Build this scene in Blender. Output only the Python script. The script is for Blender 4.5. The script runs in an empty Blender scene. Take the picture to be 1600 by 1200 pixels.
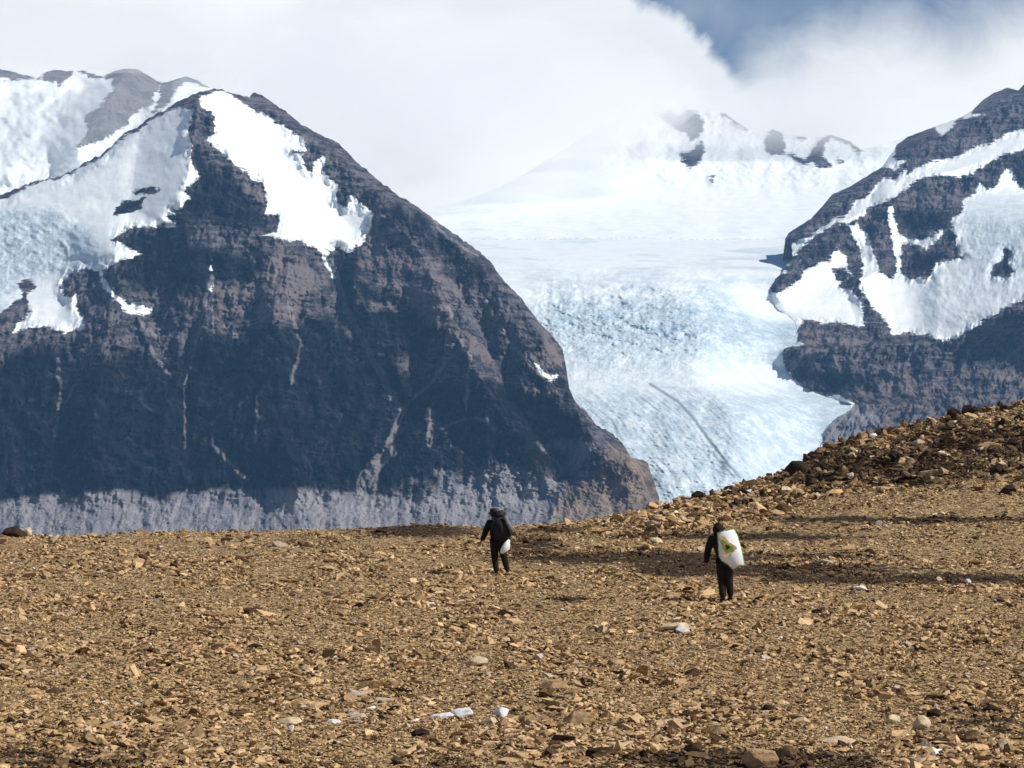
import bpy, bmesh, math, random
import numpy as np
from mathutils import Vector, Matrix

# ------------------------------------------------------------------ camera, world, sun, exposure
sc = bpy.context.scene
col = sc.collection
CAMZ = 4.2
FPX = 4000.0          # focal length in photo pixels (1600 wide)
HOR = 642.0           # eye level row
cam_d = bpy.data.cameras.new("camera")
cam = bpy.data.objects.new("camera", cam_d)
col.objects.link(cam)
cam.location = (0, 0, CAMZ)
cam.rotation_euler = (math.radians(90), 0, 0)
cam_d.sensor_width = 36
cam_d.lens = 36 * FPX / 1600
cam_d.shift_y = (HOR - 600) / 1600
cam_d.clip_start = 0.5
cam_d.clip_end = 80000
sc.camera = cam

SUN_EL, SUN_AZ = math.radians(41), math.radians(20)      # azimuth: from +X turned towards the viewer's side
sdir = Vector((math.cos(SUN_EL) * math.cos(SUN_AZ), -math.cos(SUN_EL) * math.sin(SUN_AZ), math.sin(SUN_EL)))
sun_d = bpy.data.lights.new("sun", 'SUN')
sun_d.energy = 4.4
sun_d.angle = math.radians(0.5)
sun_d.color = (1.0, 0.955, 0.88)
sun = bpy.data.objects.new("sun", sun_d)
col.objects.link(sun)
sun.location = sdir * 50
sun.rotation_euler = sdir.to_track_quat('Z', 'Y').to_euler()

sc.view_settings.view_transform = 'Standard'
sc.view_settings.look = 'None'
sc.view_settings.exposure = 0.38
sc.view_settings.gamma = 1
sc.cycles.volume_bounces = 4
sc.cycles.max_bounces = 7
sc.cycles.use_denoising = True


class NT:
    """small helper for node trees"""
    def __init__(self, tree):
        self.t = tree
        tree.nodes.clear()

    def n(self, kind, **kw):
        nd = self.t.nodes.new(kind)
        ins = kw.pop('ins', {})
        for k, v in kw.items():
            setattr(nd, k, v)
        for k, v in ins.items():
            self.put(nd.inputs[k], v)
        return nd

    def put(self, sock, v):
        if hasattr(v, 'is_output') or isinstance(v, bpy.types.NodeSocket):
            self.t.links.new(v, sock)
        elif v is not None:
            if isinstance(v, (tuple, list)) and sock.type == 'RGBA' and len(v) == 3:
                v = (*v, 1)
            sock.default_value = v

    def math(self, op, a, b=None, c=None, clamp=False):
        nd = self.n('ShaderNodeMath', operation=op, use_clamp=clamp)
        for i, v in enumerate((a, b, c)):
            if v is not None:
                self.put(nd.inputs[i], v)
        return nd.outputs[0]

    def mix(self, f, a, b, mode='MIX'):
        nd = self.n('ShaderNodeMix', data_type='RGBA', blend_type=mode)
        self.put(nd.inputs[0], f)
        self.put(nd.inputs[6], a)
        self.put(nd.inputs[7], b)
        return nd.outputs[2]

    def step(self, v, lo, hi, o0=0.0, o1=1.0):
        nd = self.n('ShaderNodeMapRange', interpolation_type='SMOOTHSTEP')
        for i, x in enumerate((v, lo, hi, o0, o1)):
            self.put(nd.inputs[i], x)
        return nd.outputs[0]

    def attr(self, name):
        return self.n('ShaderNodeAttribute', attribute_name=name).outputs['Fac']

    def noise(self, vec, scale, detail=4, rough=0.55, dist=0.0, out=0):
        nd = self.n('ShaderNodeTexNoise', ins={'Scale': scale, 'Detail': detail, 'Roughness': rough, 'Distortion': dist})
        if vec is not None:
            self.put(nd.inputs['Vector'], vec)
        return nd.outputs[out]

    def mapping(self, vec, scale=(1, 1, 1), rot=(0, 0, 0), loc=(0, 0, 0)):
        nd = self.n('ShaderNodeMapping')
        self.put(nd.inputs['Vector'], vec)
        nd.inputs['Scale'].default_value = scale
        nd.inputs['Rotation'].default_value = rot
        nd.inputs['Location'].default_value = loc
        return nd.outputs[0]


# sky: physical sky with a bank of cloud low over the mountains
world = bpy.data.worlds.new("World")
sc.world = world
world.use_nodes = True
W = NT(world.node_tree)
skyt = W.n('ShaderNodeTexSky', sky_type='NISHITA', sun_disc=False)
skyt.sun_elevation = SUN_EL
skyt.sun_rotation = math.atan2(sdir.x, sdir.y)
skyt.altitude = 900
skyt.air_density = 1.0
skyt.dust_density = 0.3
skyt.ozone_density = 2.0
dirv = W.n('ShaderNodeTexCoord').outputs['Generated']
sx = W.n('ShaderNodeSeparateXYZ', ins={0: dirv})
ady = W.math('MAXIMUM', W.math('ABSOLUTE', sx.outputs[1]), 0.02)
cu = W.math('DIVIDE', sx.outputs[0], ady)                 # bearing
cv = W.math('DIVIDE', sx.outputs[2], ady)                 # elevation
comb = W.n('ShaderNodeCombineXYZ', ins={0: cu, 1: cv, 2: 0.0}).outputs[0]
cf = W.math('MULTIPLY_ADD', cu, 2.0, 0.5, clamp=True)      # bearing -0.25..0.25 -> 0..1
fc = W.n('ShaderNodeFloatCurve', ins={'Value': cf})
# top of the cloud bank: (bearing fraction, elevation*4)
tops = [(0, 1.0), (0.35, .95), (0.50, 0.80), (0.56, 0.745), (0.59, 0.665), (0.632, 0.610), (0.665, 0.552), (0.683, 0.512), (0.71, 0.516), (0.745, 0.545),
        (0.80, 0.560), (0.845, 0.545), (0.872, 0.565), (0.91, 0.602), (1.0, 0.66)]
cm = fc.mapping.curves[0]
cm.points[0].location = tops[0]
cm.points[1].location = tops[-1]
for p in tops[1:-1]:
    cm.points.new(*p)
for p in cm.points:
    p.handle_type = 'AUTO'
fc.mapping.update()
edge = W.math('DIVIDE', fc.outputs[0], 4.0)
n1 = W.noise(comb, 40, 9, 0.66, 0.8)
n2 = W.noise(comb, 14, 4, 0.5, 0.2)
off = W.math('ADD', W.math('MULTIPLY', W.math('SUBTRACT', n1, 0.5), 0.022), W.math('MULTIPLY', W.math('SUBTRACT', n2, 0.5), 0.018))
dd = W.math('ADD', W.math('SUBTRACT', edge, cv), off)
hard = W.step(dd, -0.0045, 0.0055)
soft = W.step(dd, -0.034, 0.014)
softness = W.step(cu, 0.08, 0.10)
mask = W.math('ADD', W.math('MULTIPLY', soft, softness), W.math('MULTIPLY', hard, W.math('SUBTRACT', 1.0, softness)))
veil = W.math('MULTIPLY', W.step(n2, 0.40, 0.70), 0.40)
mask = W.math('MAXIMUM', mask, W.math('MULTIPLY', veil, W.step(dd, -0.05, 0.0)))
nsh = W.noise(W.mapping(comb, (1, 1.6, 1)), 9, 5, 0.5, 0.4)
ccol = W.mix(W.step(nsh, 0.36, 0.62), (7.4, 7.6, 7.4), (9.0, 8.9, 8.5))
ccol = W.mix(W.step(cv, 0.100, 0.135, 1.0, 0.0), ccol, (9.0, 8.9, 8.5))
skyc = W.mix(1.0, skyt.outputs[0], (0.38, 0.385, 0.44), 'MULTIPLY')
fin = W.mix(mask, skyc, ccol)
bg = W.n('ShaderNodeBackground', ins={'Color': fin, 'Strength': 0.10})
wo = W.n('ShaderNodeOutputWorld', ins={'Surface': bg.outputs[0]})
world.cycles.sampling_method = 'AUTOMATIC'


# ------------------------------------------------------------------ numpy noise
def _h(ix, iy, s):
    h = (ix.astype(np.int64) * 374761393 + iy.astype(np.int64) * 668265263 + s * 974634777) & 0xFFFFFFFF
    h = ((h ^ (h >> 13)) * 1274126177) & 0xFFFFFFFF
    h = ((h ^ (h >> 16)) * 2246822519) & 0xFFFFFFFF
    return ((h ^ (h >> 15)) & 0xFFFF) / 65535.0 * 2 * np.pi


def gnoise(x, y, s=0):
    x = np.asarray(x, float); y = np.asarray(y, float)
    ix = np.floor(x); iy = np.floor(y)
    fx = x - ix; fy = y - iy
    u = fx * fx * fx * (fx * (fx * 6 - 15) + 10); v = fy * fy * fy * (fy * (fy * 6 - 15) + 10)
    def g(ox, oy):
        a = _h(ix + ox, iy + oy, s)
        return np.cos(a) * (fx - ox) + np.sin(a) * (fy - oy)
    a = g(0, 0) * (1 - u) + g(1, 0) * u
    b = g(0, 1) * (1 - u) + g(1, 1) * u
    return (a * (1 - v) + b * v) * 1.5


def fbm(x, y, s=0, o=5, g=0.5):
    r = 0; a = 1; t = 0
    for i in range(o):
        r = r + a * gnoise(x, y, s + i * 17); t += a
        x = x * 2.03 + 7.1; y = y * 2.03 + 3.7; a *= g
    return r / t


def ridged(x, y, s=0, o=5, g=0.5):
    r = 0; a = 1; t = 0
    for i in range(o):
        r = r + a * (1 - np.abs(gnoise(x, y, s + i * 13)) * 2); t += a
        x = x * 2.1 + 1.1; y = y * 2.1 + 5.7; a *= g
    return r / t


def sstep(x, a, b):
    t = np.clip((x - a) / (b - a), 0, 1)
    return t * t * (3 - 2 * t)


def seg_dist(px, py, pts):
    d = np.full(px.shape, 1e9)
    for (x0, y0), (x1, y1) in zip(pts[:-1], pts[1:]):
        dx, dy = x1 - x0, y1 - y0
        L = dx * dx + dy * dy + 1e-9
        t = np.clip(((px - x0) * dx + (py - y0) * dy) / L, 0, 1)
        d = np.minimum(d, (px - x0 - t * dx) ** 2 + (py - y0 - t * dy) ** 2)
    return np.sqrt(d)


def poly_sd(px, py, pts):
    """signed distance, positive inside"""
    pts = list(pts)
    xs = [p[0] for p in pts]; ys = [p[1] for p in pts]
    out = np.full(px.shape, -60.0)
    m = (px > min(xs) - 60) & (px < max(xs) + 60) & (py > min(ys) - 60) & (py < max(ys) + 60)
    if not m.any():
        return out
    x = px[m]; y = py[m]
    ins = np.zeros(x.shape, bool)
    q = pts + [pts[0]]
    for (x0, y0), (x1, y1) in zip(q[:-1], q[1:]):
        if y0 == y1:
            continue
        c = ((y0 > y) != (y1 > y)) & (x < (x1 - x0) * (y - y0) / (y1 - y0) + x0)
        ins ^= c
    d = np.minimum(seg_dist(x, y, q), 60)
    out[m] = np.where(ins, d, -d)
    return out


def union_sd(px, py, polys):
    r = np.full(px.shape, -60.0)
    for p in polys:
        r = np.maximum(r, poly_sd(px, py, p))
    return r


def grid_mesh(name, P, attrs=None, mat=None, smooth=True):
    """P: rows x cols x 3"""
    nr, nc, _ = P.shape
    me = bpy.data.meshes.new(name)
    me.vertices.add(nr * nc)
    me.vertices.foreach_set('co', P.reshape(-1).astype(np.float32))
    r, c = np.meshgrid(np.arange(nr - 1), np.arange(nc - 1), indexing='ij')
    a = (r * nc + c).ravel()
    F = np.stack([a, a + 1, a + nc + 1, a + nc], 1).astype(np.int32)
    me.loops.add(F.size); me.polygons.add(len(F))
    me.loops.foreach_set('vertex_index', F.ravel())
    me.polygons.foreach_set('loop_start', np.arange(0, F.size, 4, dtype=np.int32))
    me.polygons.foreach_set('use_smooth', np.full(len(F), smooth))
    me.update(calc_edges=True)
    for k, v in (attrs or {}).items():
        at = me.attributes.new(k, 'FLOAT', 'POINT')
        at.data.foreach_set('value', v.reshape(-1).astype(np.float32))
    if mat:
        me.materials.append(mat)
    o = bpy.data.objects.new(name, me)
    col.objects.link(o)
    return o


def tag(o, label=None, cat=None, group=None, kind=None):
    if label: o['label'] = label
    if cat: o['category'] = cat
    if group: o['group'] = group
    if kind: o['kind'] = kind
    return o


# ------------------------------------------------------------------ materials
def new_mat(name):
    m = bpy.data.materials.new(name)
    m.use_nodes = True
    N = NT(m.node_tree)
    b = N.n('ShaderNodeBsdfPrincipled', ins={'Roughness': 0.85})
    b.inputs['Specular IOR Level'].default_value = 0.15
    N.n('ShaderNodeOutputMaterial', ins={'Surface': b.outputs[0]})
    return m, N, b


def far_material(name, far=False):
    """rock, scree, snow and crevassed ice of the mountains; what is where comes from surveyed maps on the mesh"""
    m, N, b = new_mat(name)
    pos = N.n('ShaderNodeNewGeometry').outputs['Position']
    k = 0.35 if far else 1.0
    snow, dark, lite, tan, ice, scr, gul = (N.attr(a) for a in ('snow', 'dark', 'lite', 'tan', 'ice', 'scree', 'gully'))
    nbig = N.noise(pos, 0.009 * k, 5, 0.6)
    nmed = N.noise(pos, 0.035 * k, 6, 0.65, 0.3)
    nfin = N.noise(pos, 0.16 * k, 4, 0.7)
    strat = N.noise(N.mapping(pos, (0.010 * k, 0.010 * k, 0.085 * k), (0.10, 0.35, 0)), 1.0, 6, 0.65, 1.4)
    gulv = N.noise(N.mapping(pos, (0.055 * k, 0.006 * k, 0.007 * k), (0.0, -0.12, 0)), 1.0, 5, 0.65, 0.6)
    # rock tone
    tone = N.math('ADD', N.math('MULTIPLY', strat, 0.55), N.math('MULTIPLY', nmed, 0.45))
    rock = N.mix(N.step(tone, 0.43, 0.575), (0.016, 0.018, 0.028), (0.165, 0.148, 0.160))
    rock = N.mix(N.step(nfin, 0.42, 0.68), rock, N.mix(0.5, rock, (0.20, 0.178, 0.185)))
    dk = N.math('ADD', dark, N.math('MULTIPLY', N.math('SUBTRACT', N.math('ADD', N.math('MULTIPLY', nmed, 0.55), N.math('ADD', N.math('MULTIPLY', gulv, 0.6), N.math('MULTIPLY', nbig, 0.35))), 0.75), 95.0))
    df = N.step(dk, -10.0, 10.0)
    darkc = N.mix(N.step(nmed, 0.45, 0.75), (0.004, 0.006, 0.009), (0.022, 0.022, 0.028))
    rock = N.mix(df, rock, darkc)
    for vs, vr, vw in (((0.020 * k, 0.020 * k, 0.008 * k), (0, 0.5, 0), 0.020), ((0.014 * k, 0.014 * k, 0.007 * k), (0, -0.6, 0), 0.016)):
        vn = N.noise(N.mapping(pos, vs, vr), 1.0, 4, 0.55, 0.8)
        vein = N.step(N.math('ABSOLUTE', N.math('SUBTRACT', vn, 0.5)), 0.0, vw, 1.0, 0.0)
        vein = N.math('MULTIPLY', N.math('MULTIPLY', vein, N.step(nmed, 0.42, 0.62)), N.math('MULTIPLY_ADD', df, -0.5, 1.0))
        rock = N.mix(N.math('MULTIPLY', vein, 0.45), rock, (0.20, 0.185, 0.19))
    blot = N.step(N.noise(N.mapping(pos, (0.03 * k, 0.03 * k, 0.018 * k)), 1.0, 6, 0.7, 0.4), 0.56, 0.66)
    rock = N.mix(N.math('MULTIPLY', blot, N.math('MULTIPLY_ADD', df, -0.28, 0.45)), rock, (0.135, 0.125, 0.135))
    scn = N.math('ADD', scr, N.math('MULTIPLY', N.math('SUBTRACT', nmed, 0.5), 60.0))
    rock = N.mix(N.math('MULTIPLY', N.step(scn, -4.0, 8.0), 0.8), rock, N.mix(nfin, (0.155, 0.13, 0.13), (0.26, 0.215, 0.205)))
    ln = N.math('ADD', lite, N.math('MULTIPLY', N.math('SUBTRACT', N.math('ADD', N.math('MULTIPLY', gulv, 0.85), N.math('MULTIPLY', nfin, 0.15)), 0.45), 16.0))
    gulf = N.noise(N.mapping(pos, (0.15 * k, 0.02 * k, 0.018 * k), (0.0, -0.10, 0)), 1.0, 5, 0.6, 0.3)
    litc = N.mix(N.step(N.math('ADD', N.math('MULTIPLY', gulf, 0.6), N.math('MULTIPLY', nbig, 0.4)), 0.36, 0.62), (0.17, 0.17, 0.20), (0.32, 0.305, 0.315))
    rock = N.mix(N.step(ln, -7.0, 3.0), rock, litc)
    tn = N.math('ADD', tan, N.math('MULTIPLY', N.math('SUBTRACT', nmed, 0.5), 50.0))
    rock = N.mix(N.math('MULTIPLY', N.step(tn, -16.0, 8.0), 0.9), rock, N.mix(N.step(nmed, 0.35, 0.65), (0.13, 0.098, 0.080), (0.32, 0.245, 0.185)))
    gn = N.math('ADD', gul, N.math('MULTIPLY', N.math('SUBTRACT', nmed, 0.5), 9.0))
    rock = N.mix(N.math('MULTIPLY', N.step(gn, -2.2, 2.2), 0.62), rock, (0.34, 0.32, 0.32))
    # snow and ice
    sn = N.math('ADD', snow, N.math('MULTIPLY', N.math('SUBTRACT', N.math('ADD', N.math('MULTIPLY', strat, 0.55), N.math('ADD', N.math('MULTIPLY', nfin, 0.35), N.math('MULTIPLY', gulv, 0.3))), 0.6), 34.0))
    sf = N.step(sn, -0.9, 0.9)
    snowc = N.mix(N.step(nmed, 0.35, 0.7), (0.74, 0.80, 0.82), (0.85, 0.88, 0.88))
    cz = N.n('ShaderNodeTexVoronoi', feature='DISTANCE_TO_EDGE', ins={'Scale': 1.0, 'Randomness': 1.0})
    wp = N.n('ShaderNodeVectorMath', operation='ADD', ins={0: N.mapping(pos, (0.045 * k, 0.020 * k, 0.095 * k), (0, 0.25, 0)), 1: N.n('ShaderNodeVectorMath', operation='SCALE', ins={0: N.noise(pos, 0.03 * k, 4, 0.6, 0, 1), 'Scale': 1.6}).outputs[0]}).outputs[0]
    N.put(cz.inputs['Vector'], wp)
    crack = N.step(cz.outputs['Distance'], 0.0, 0.16, 1.0, 0.0)
    crk = N.math('MULTIPLY', crack, N.step(nmed, 0.35, 0.6))
    icec = N.mix(N.step(N.math('ADD', N.math('MULTIPLY', nmed, 0.6), N.math('MULTIPLY', nfin, 0.4)), 0.40, 0.60), (0.31, 0.42, 0.50), (0.60, 0.68, 0.71))
    icec = N.mix(N.math('MULTIPLY', crk, 0.32), icec, (0.30, 0.42, 0.60))
    spk = N.math('MULTIPLY', N.step(N.noise(N.mapping(pos, (0.05 * k, 0.02, 0.10 * k), (0, 0.3, 0)), 1.0, 5, 0.7), 0.54, 0.70), 0.6)
    icec = N.mix(spk, icec, (0.36, 0.47, 0.68))
    icec = N.mix(N.math('MULTIPLY', N.step(N.attr('streak'), 0.0, 0.45), 0.45), icec, (0.36, 0.45, 0.54))
    snowc = N.mix(ice, snowc, icec)
    base = N.mix(sf, rock, snowc)
    deb = N.math('ADD', N.attr('debris'), N.math('MULTIPLY', N.math('SUBTRACT', nfin, 0.5), 5.0))
    base = N.mix(N.math('MULTIPLY', N.step(deb, -1.0, 1.5), 0.75), base, (0.17, 0.20, 0.24))
    N.put(b.inputs['Base Color'], base)
    N.put(b.inputs['Roughness'], N.math('MULTIPLY_ADD', sf, -0.3, 0.95))
    # relief: rough rock, smooth snow, broken ice
    hgt = N.math('ADD', N.math('MULTIPLY', strat, 0.6), N.math('ADD', N.math('MULTIPLY', nmed, 0.8), N.math('MULTIPLY', nfin, 0.35)))
    amp = N.math('ADD', N.math('MULTIPLY_ADD', sf, -0.97, 1.0), N.math('MULTIPLY', N.math('MULTIPLY', sf, ice), 0.16))
    bump = N.n('ShaderNodeBump', ins={'Strength': 0.8, 'Distance': 22.0 / k, 'Height': N.math('MULTIPLY', hgt, amp)})
    N.put(b.inputs['Normal'], bump.outputs[0])
    b.inputs['Specular IOR Level'].default_value = 0.03
    return m


MAT_FAR = far_material('mountain_rock_and_snow')
MAT_BACK = far_material('distant_rock_and_snow', True)


def gravel_nodes(N, b, stone=False):
    pos = N.n('ShaderNodeNewGeometry').outputs['Position']
    ground_dark = N.attr('soil_shade')
    if stone:
        r = N.attr('rnd')
        r2 = N.math('FRACT', N.math('MULTIPLY', r, 7.31))
        c = N.mix(r, (0.185, 0.112, 0.048), (0.690, 0.480, 0.262))
        c = N.mix(N.math('GREATER_THAN', r2, 0.97), c, (0.50, 0.41, 0.33))
        c = N.mix(N.math('LESS_THAN', r2, 0.14), c, (0.085, 0.048, 0.022))
        c = N.mix(N.math('MULTIPLY', N.math('GREATER_THAN', r, 0.9985), 1.0), c, (0.80, 0.82, 0.85))
        nz = N.noise(pos, 25, 4, 0.6)
        c = N.mix(N.step(nz, 0.35, 0.7), c, N.mix(1.0, c, (0.72, 0.66, 0.60), 'MULTIPLY'))
    else:
        nz = N.noise(pos, 4.0, 6, 0.7)
        v = N.n('ShaderNodeTexVoronoi', ins={'Scale': 14.0, 'Randomness': 1.0})
        N.put(v.inputs['Vector'], pos)
        c = N.mix(N.step(nz, 0.38, 0.62), (0.13, 0.075, 0.030), (0.36, 0.235, 0.115))
        c = N.mix(0.7, c, N.mix(N.step(N.n('ShaderNodeSeparateColor', ins={0: v.outputs['Color']}).outputs[0], 0.1, 0.9), (0.07, 0.041, 0.016), (0.62, 0.44, 0.225)))
        v2 = N.n('ShaderNodeTexVoronoi', feature='DISTANCE_TO_EDGE', ins={'Scale': 14.0, 'Randomness': 1.0})
        N.put(v2.inputs['Vector'], pos)
        c = N.mix(N.step(v2.outputs['Distance'], 0.0, 0.09, 0.75, 0.0), c, (0.05, 0.028, 0.012))
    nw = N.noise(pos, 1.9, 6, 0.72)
    wf = N.step(N.math('ADD', ground_dark, N.math('MULTIPLY', N.math('SUBTRACT', nw, 0.5), 2.0)), 0.22, 0.5)
    c = N.mix(N.math('MULTIPLY', wf, 0.84 if stone else 0.95), c, N.mix(1.0, c, (0.12, 0.10, 0.10), 'MULTIPLY'))  # darkens the earth patches and the painted-in shade alike
    N.put(b.inputs['Base Color'], c)
    bm = N.n('ShaderNodeBump', ins={'Strength': 0.7, 'Distance': 0.02 if stone else 0.05, 'Height': nz})
    N.put(b.inputs['Normal'], bm.outputs[0])


MAT_GROUND, N_, b_ = new_mat('gravel_ground'); gravel_nodes(N_, b_)
MAT_STONE, N_, b_ = new_mat('tan_stone'); gravel_nodes(N_, b_, True)


def rock_mat(name, c0, c1, rough=0.85):
    m, N, b = new_mat(name)
    tc = N.n('ShaderNodeTexCoord').outputs['Object']
    oi = N.n('ShaderNodeObjectInfo').outputs['Random']
    pos = N.n('ShaderNodeNewGeometry').outputs['Position']
    nz = N.noise(pos, 9, 6, 0.65)
    st = N.noise(N.mapping(pos, (3, 3, 16), (0.2, 0.15, 0)), 1, 4, 0.6)
    c = N.mix(N.step(N.math('ADD', N.math('MULTIPLY', nz, 0.6), N.math('MULTIPLY', st, 0.4)), 0.38, 0.64), c0, c1)
    c = N.mix(N.math('MULTIPLY', oi, 0.45), c, N.mix(1.0, c, (0.50, 0.42, 0.36), 'MULTIPLY'))
    N.put(b.inputs['Base Color'], c)
    b.inputs['Roughness'].default_value = rough
    bm = N.n('ShaderNodeBump', ins={'Strength': 0.8, 'Distance': 0.03, 'Height': N.math('ADD', nz, st)})
    N.put(b.inputs['Normal'], bm.outputs[0])
    return m


M_TAN = rock_mat('tan_rock', (0.23, 0.14, 0.07), (0.52, 0.37, 0.21))
M_BROWN = rock_mat('brown_rock', (0.07, 0.042, 0.022), (0.26, 0.165, 0.085))
M_PALE = rock_mat('pale_rock', (0.62, 0.60, 0.58), (0.84, 0.86, 0.88))
M_CREAM = rock_mat('cream_rock', (0.42, 0.32, 0.21), (0.68, 0.55, 0.38))
M_DARK = rock_mat('dark_rock', (0.018, 0.011, 0.007), (0.06, 0.036, 0.02))

# ------------------------------------------------------------------ the plateau and valley: one ground sheet
SKY = [(-600, 846), (-200, 842), (0, 838), (100, 839), (250, 836), (380, 834), (480, 831), (560, 828), (620, 824), (700, 822), (760, 826), (850, 823), (930, 815), (985, 803), (1030, 795),
       (1080, 783), (1120, 773), (1160, 760), (1200, 748), (1235, 733), (1270, 712), (1300, 699), (1340, 688), (1400, 672), (1450, 662), (1500, 651),
       (1550, 640), (1600, 632), (1800, 600), (2200, 560)]
SKX = np.array([p[0] for p in SKY], float); SKYY = np.array([p[1] for p in SKY], float)


def crest(pxs):
    Yc = 88 + 24 * sstep(pxs, 850, 1300)
    zc = CAMZ - (np.interp(pxs, SKX, SKYY) - HOR) / FPX * Yc
    return Yc, zc


SOIL_SHADE = [  # dark earth, plus shade of crest, dips and rubble painted in: (photo column, row, half width, half height, strength)
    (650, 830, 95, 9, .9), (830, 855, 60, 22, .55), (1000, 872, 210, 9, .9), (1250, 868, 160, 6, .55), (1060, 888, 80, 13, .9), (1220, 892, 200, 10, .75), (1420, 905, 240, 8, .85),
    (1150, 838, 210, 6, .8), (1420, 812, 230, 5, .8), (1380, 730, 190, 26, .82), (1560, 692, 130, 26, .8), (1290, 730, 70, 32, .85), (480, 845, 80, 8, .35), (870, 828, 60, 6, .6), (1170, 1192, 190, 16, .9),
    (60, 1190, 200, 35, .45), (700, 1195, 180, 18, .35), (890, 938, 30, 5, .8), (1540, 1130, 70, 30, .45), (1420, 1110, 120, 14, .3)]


def soil_shade(px, py):
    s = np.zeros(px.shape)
    for cx, cy, w, h, a in SOIL_SHADE:
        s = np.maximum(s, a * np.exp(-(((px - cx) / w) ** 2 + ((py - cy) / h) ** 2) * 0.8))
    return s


def gz(x, Y, micro=True):
    x = np.asarray(x, float); Y = np.asarray(Y, float)
    px = 800 + FPX * x / np.maximum(Y, 1)
    Yc, zc = crest(px)
    t = np.clip((Y - 58) / (Yc - 58), 0, 1)
    z = zc * t ** 2.1
    over = np.maximum(Y - Yc, 0)
    z = z - np.minimum(over * over * 0.012, 12 + over * 0.42)
    z = np.maximum(z, -196 + 3 * fbm(x / 90, Y / 90, 5, 3))
    if micro:
        near = 1 - sstep(Y, 130, 200)
        a = 0.06 + 0.22 * sstep(px, 900, 1400) * sstep(Y, 70, 100)
        z = z + near * (a * fbm(x / 1.7, Y / 2.6, 11, 5, 0.6) + 0.028 * gnoise(x / .33, Y / .4, 40) + 0.09 * fbm(x / 7, Y / 9, 3, 3))
    return z


ss = np.concatenate([np.linspace(-1.2, -0.235, 60, endpoint=False), np.linspace(-0.235, 0.235, 1500, endpoint=False), np.linspace(0.235, 1.2, 60)])
Ys = np.concatenate([np.geomspace(2, 27, 50, endpoint=False), 1 / np.linspace(1 / 27, 1 / 84, 560, endpoint=False), np.linspace(84, 122, 260, endpoint=False), np.geomspace(122, 6100, 100)])
S, Yg = np.meshgrid(ss, Ys)
X = S * Yg
Z = gz(X, Yg)
so = soil_shade(800 + FPX * S, HOR + FPX * (CAMZ - gz(X, Yg, False)) / Yg) * (Yg < 150)
ground = grid_mesh('ground', np.stack([X, Yg, Z], 2), {'soil_shade': so}, MAT_GROUND)
tag(ground, 'tan gravel plateau in front, dropping away to the valley floor beyond its crest', kind='structure')


def ground_point(px, py):
    """where a sight line at photo column px, row py meets the ground"""
    Y = np.geomspace(24, 125, 3000)
    x = (px - 800) / FPX * Y
    row = HOR + FPX * (CAMZ - gz(x, Y, False)) / Y
    k = np.argmax(row <= py) if (row <= py).any() else int(np.argmin(row))
    return float(x[k]), float(Y[k]), float(gz(x[k], Y[k]))


# ------------------------------------------------------------------ mountains (traced skylines and snow maps, each with its own distance and slope)
def pt(px, py, Y):
    return np.stack([(px - 800) / FPX * Y, Y, CAMZ + (HOR - py) / FPX * Y], -1)


def spur(px, py, pts, w, amp):
    return -amp * np.maximum(0, 1 - seg_dist(px, py, pts) / w) ** 1.3


def mountain(name, pxs, sky, base_row, depth, attr_fn, mat, rows=340, jag=2.0, seed=1, back=450, left=None):
    skx = [p[0] for p in sky]; skyv = [p[1] for p in sky]
    base = np.interp(pxs, skx, skyv)
    sm = np.mean([np.interp(pxs + q, skx, skyv) for q in np.linspace(-34, 34, 21)], 0)
    top = base + jag * fbm(pxs / 9.0, pxs * 0, seed, 4, 0.6)
    v = np.linspace(0, 1, rows)[:, None]
    PX = np.broadcast_to(pxs[None, :], (rows, len(pxs))).copy()
    PY = base_row + (top[None, :] - base_row) * v
    if left is not None:
        L = left(PY)
        sh = L - pxs[0]
        PX = PX + sh * np.clip(1 - (PX - pxs[0]) / 330, 0, 1)
    D = depth(PX, PY, np.maximum(PY - sm[None, :], 0))
    if left is not None:
        D = D + 12 * np.exp(-(PX - L) / 20.0)
    P = pt(PX, PY, D)
    at = attr_fn(PX, PY)
    # far side of the ridge
    nb = 8
    last = P[-1]
    ext = []
    for i in range(1, nb + 1):
        q = last.copy()
        q[:, 1] += back * i / nb
        q[:, 2] = np.maximum(last[:, 2] - (back * i / nb) * 0.75 - 4, -205)
        ext.append(q)
    P = np.concatenate([P, np.stack(ext)], 0)
    at = {k: np.concatenate([a, np.repeat(a[-1:], nb, 0)], 0) for k, a in at.items()}
    return grid_mesh(name, P, at, mat)


def blank(px, **kw):
    d = {k: np.full(px.shape, -60.0) for k in ('snow', 'dark', 'lite', 'tan', 'scree', 'gully', 'debris')}
    d['ice'] = np.zeros(px.shape)
    d['streak'] = np.full(px.shape, -1.0)
    d.update(kw)
    return d


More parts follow.
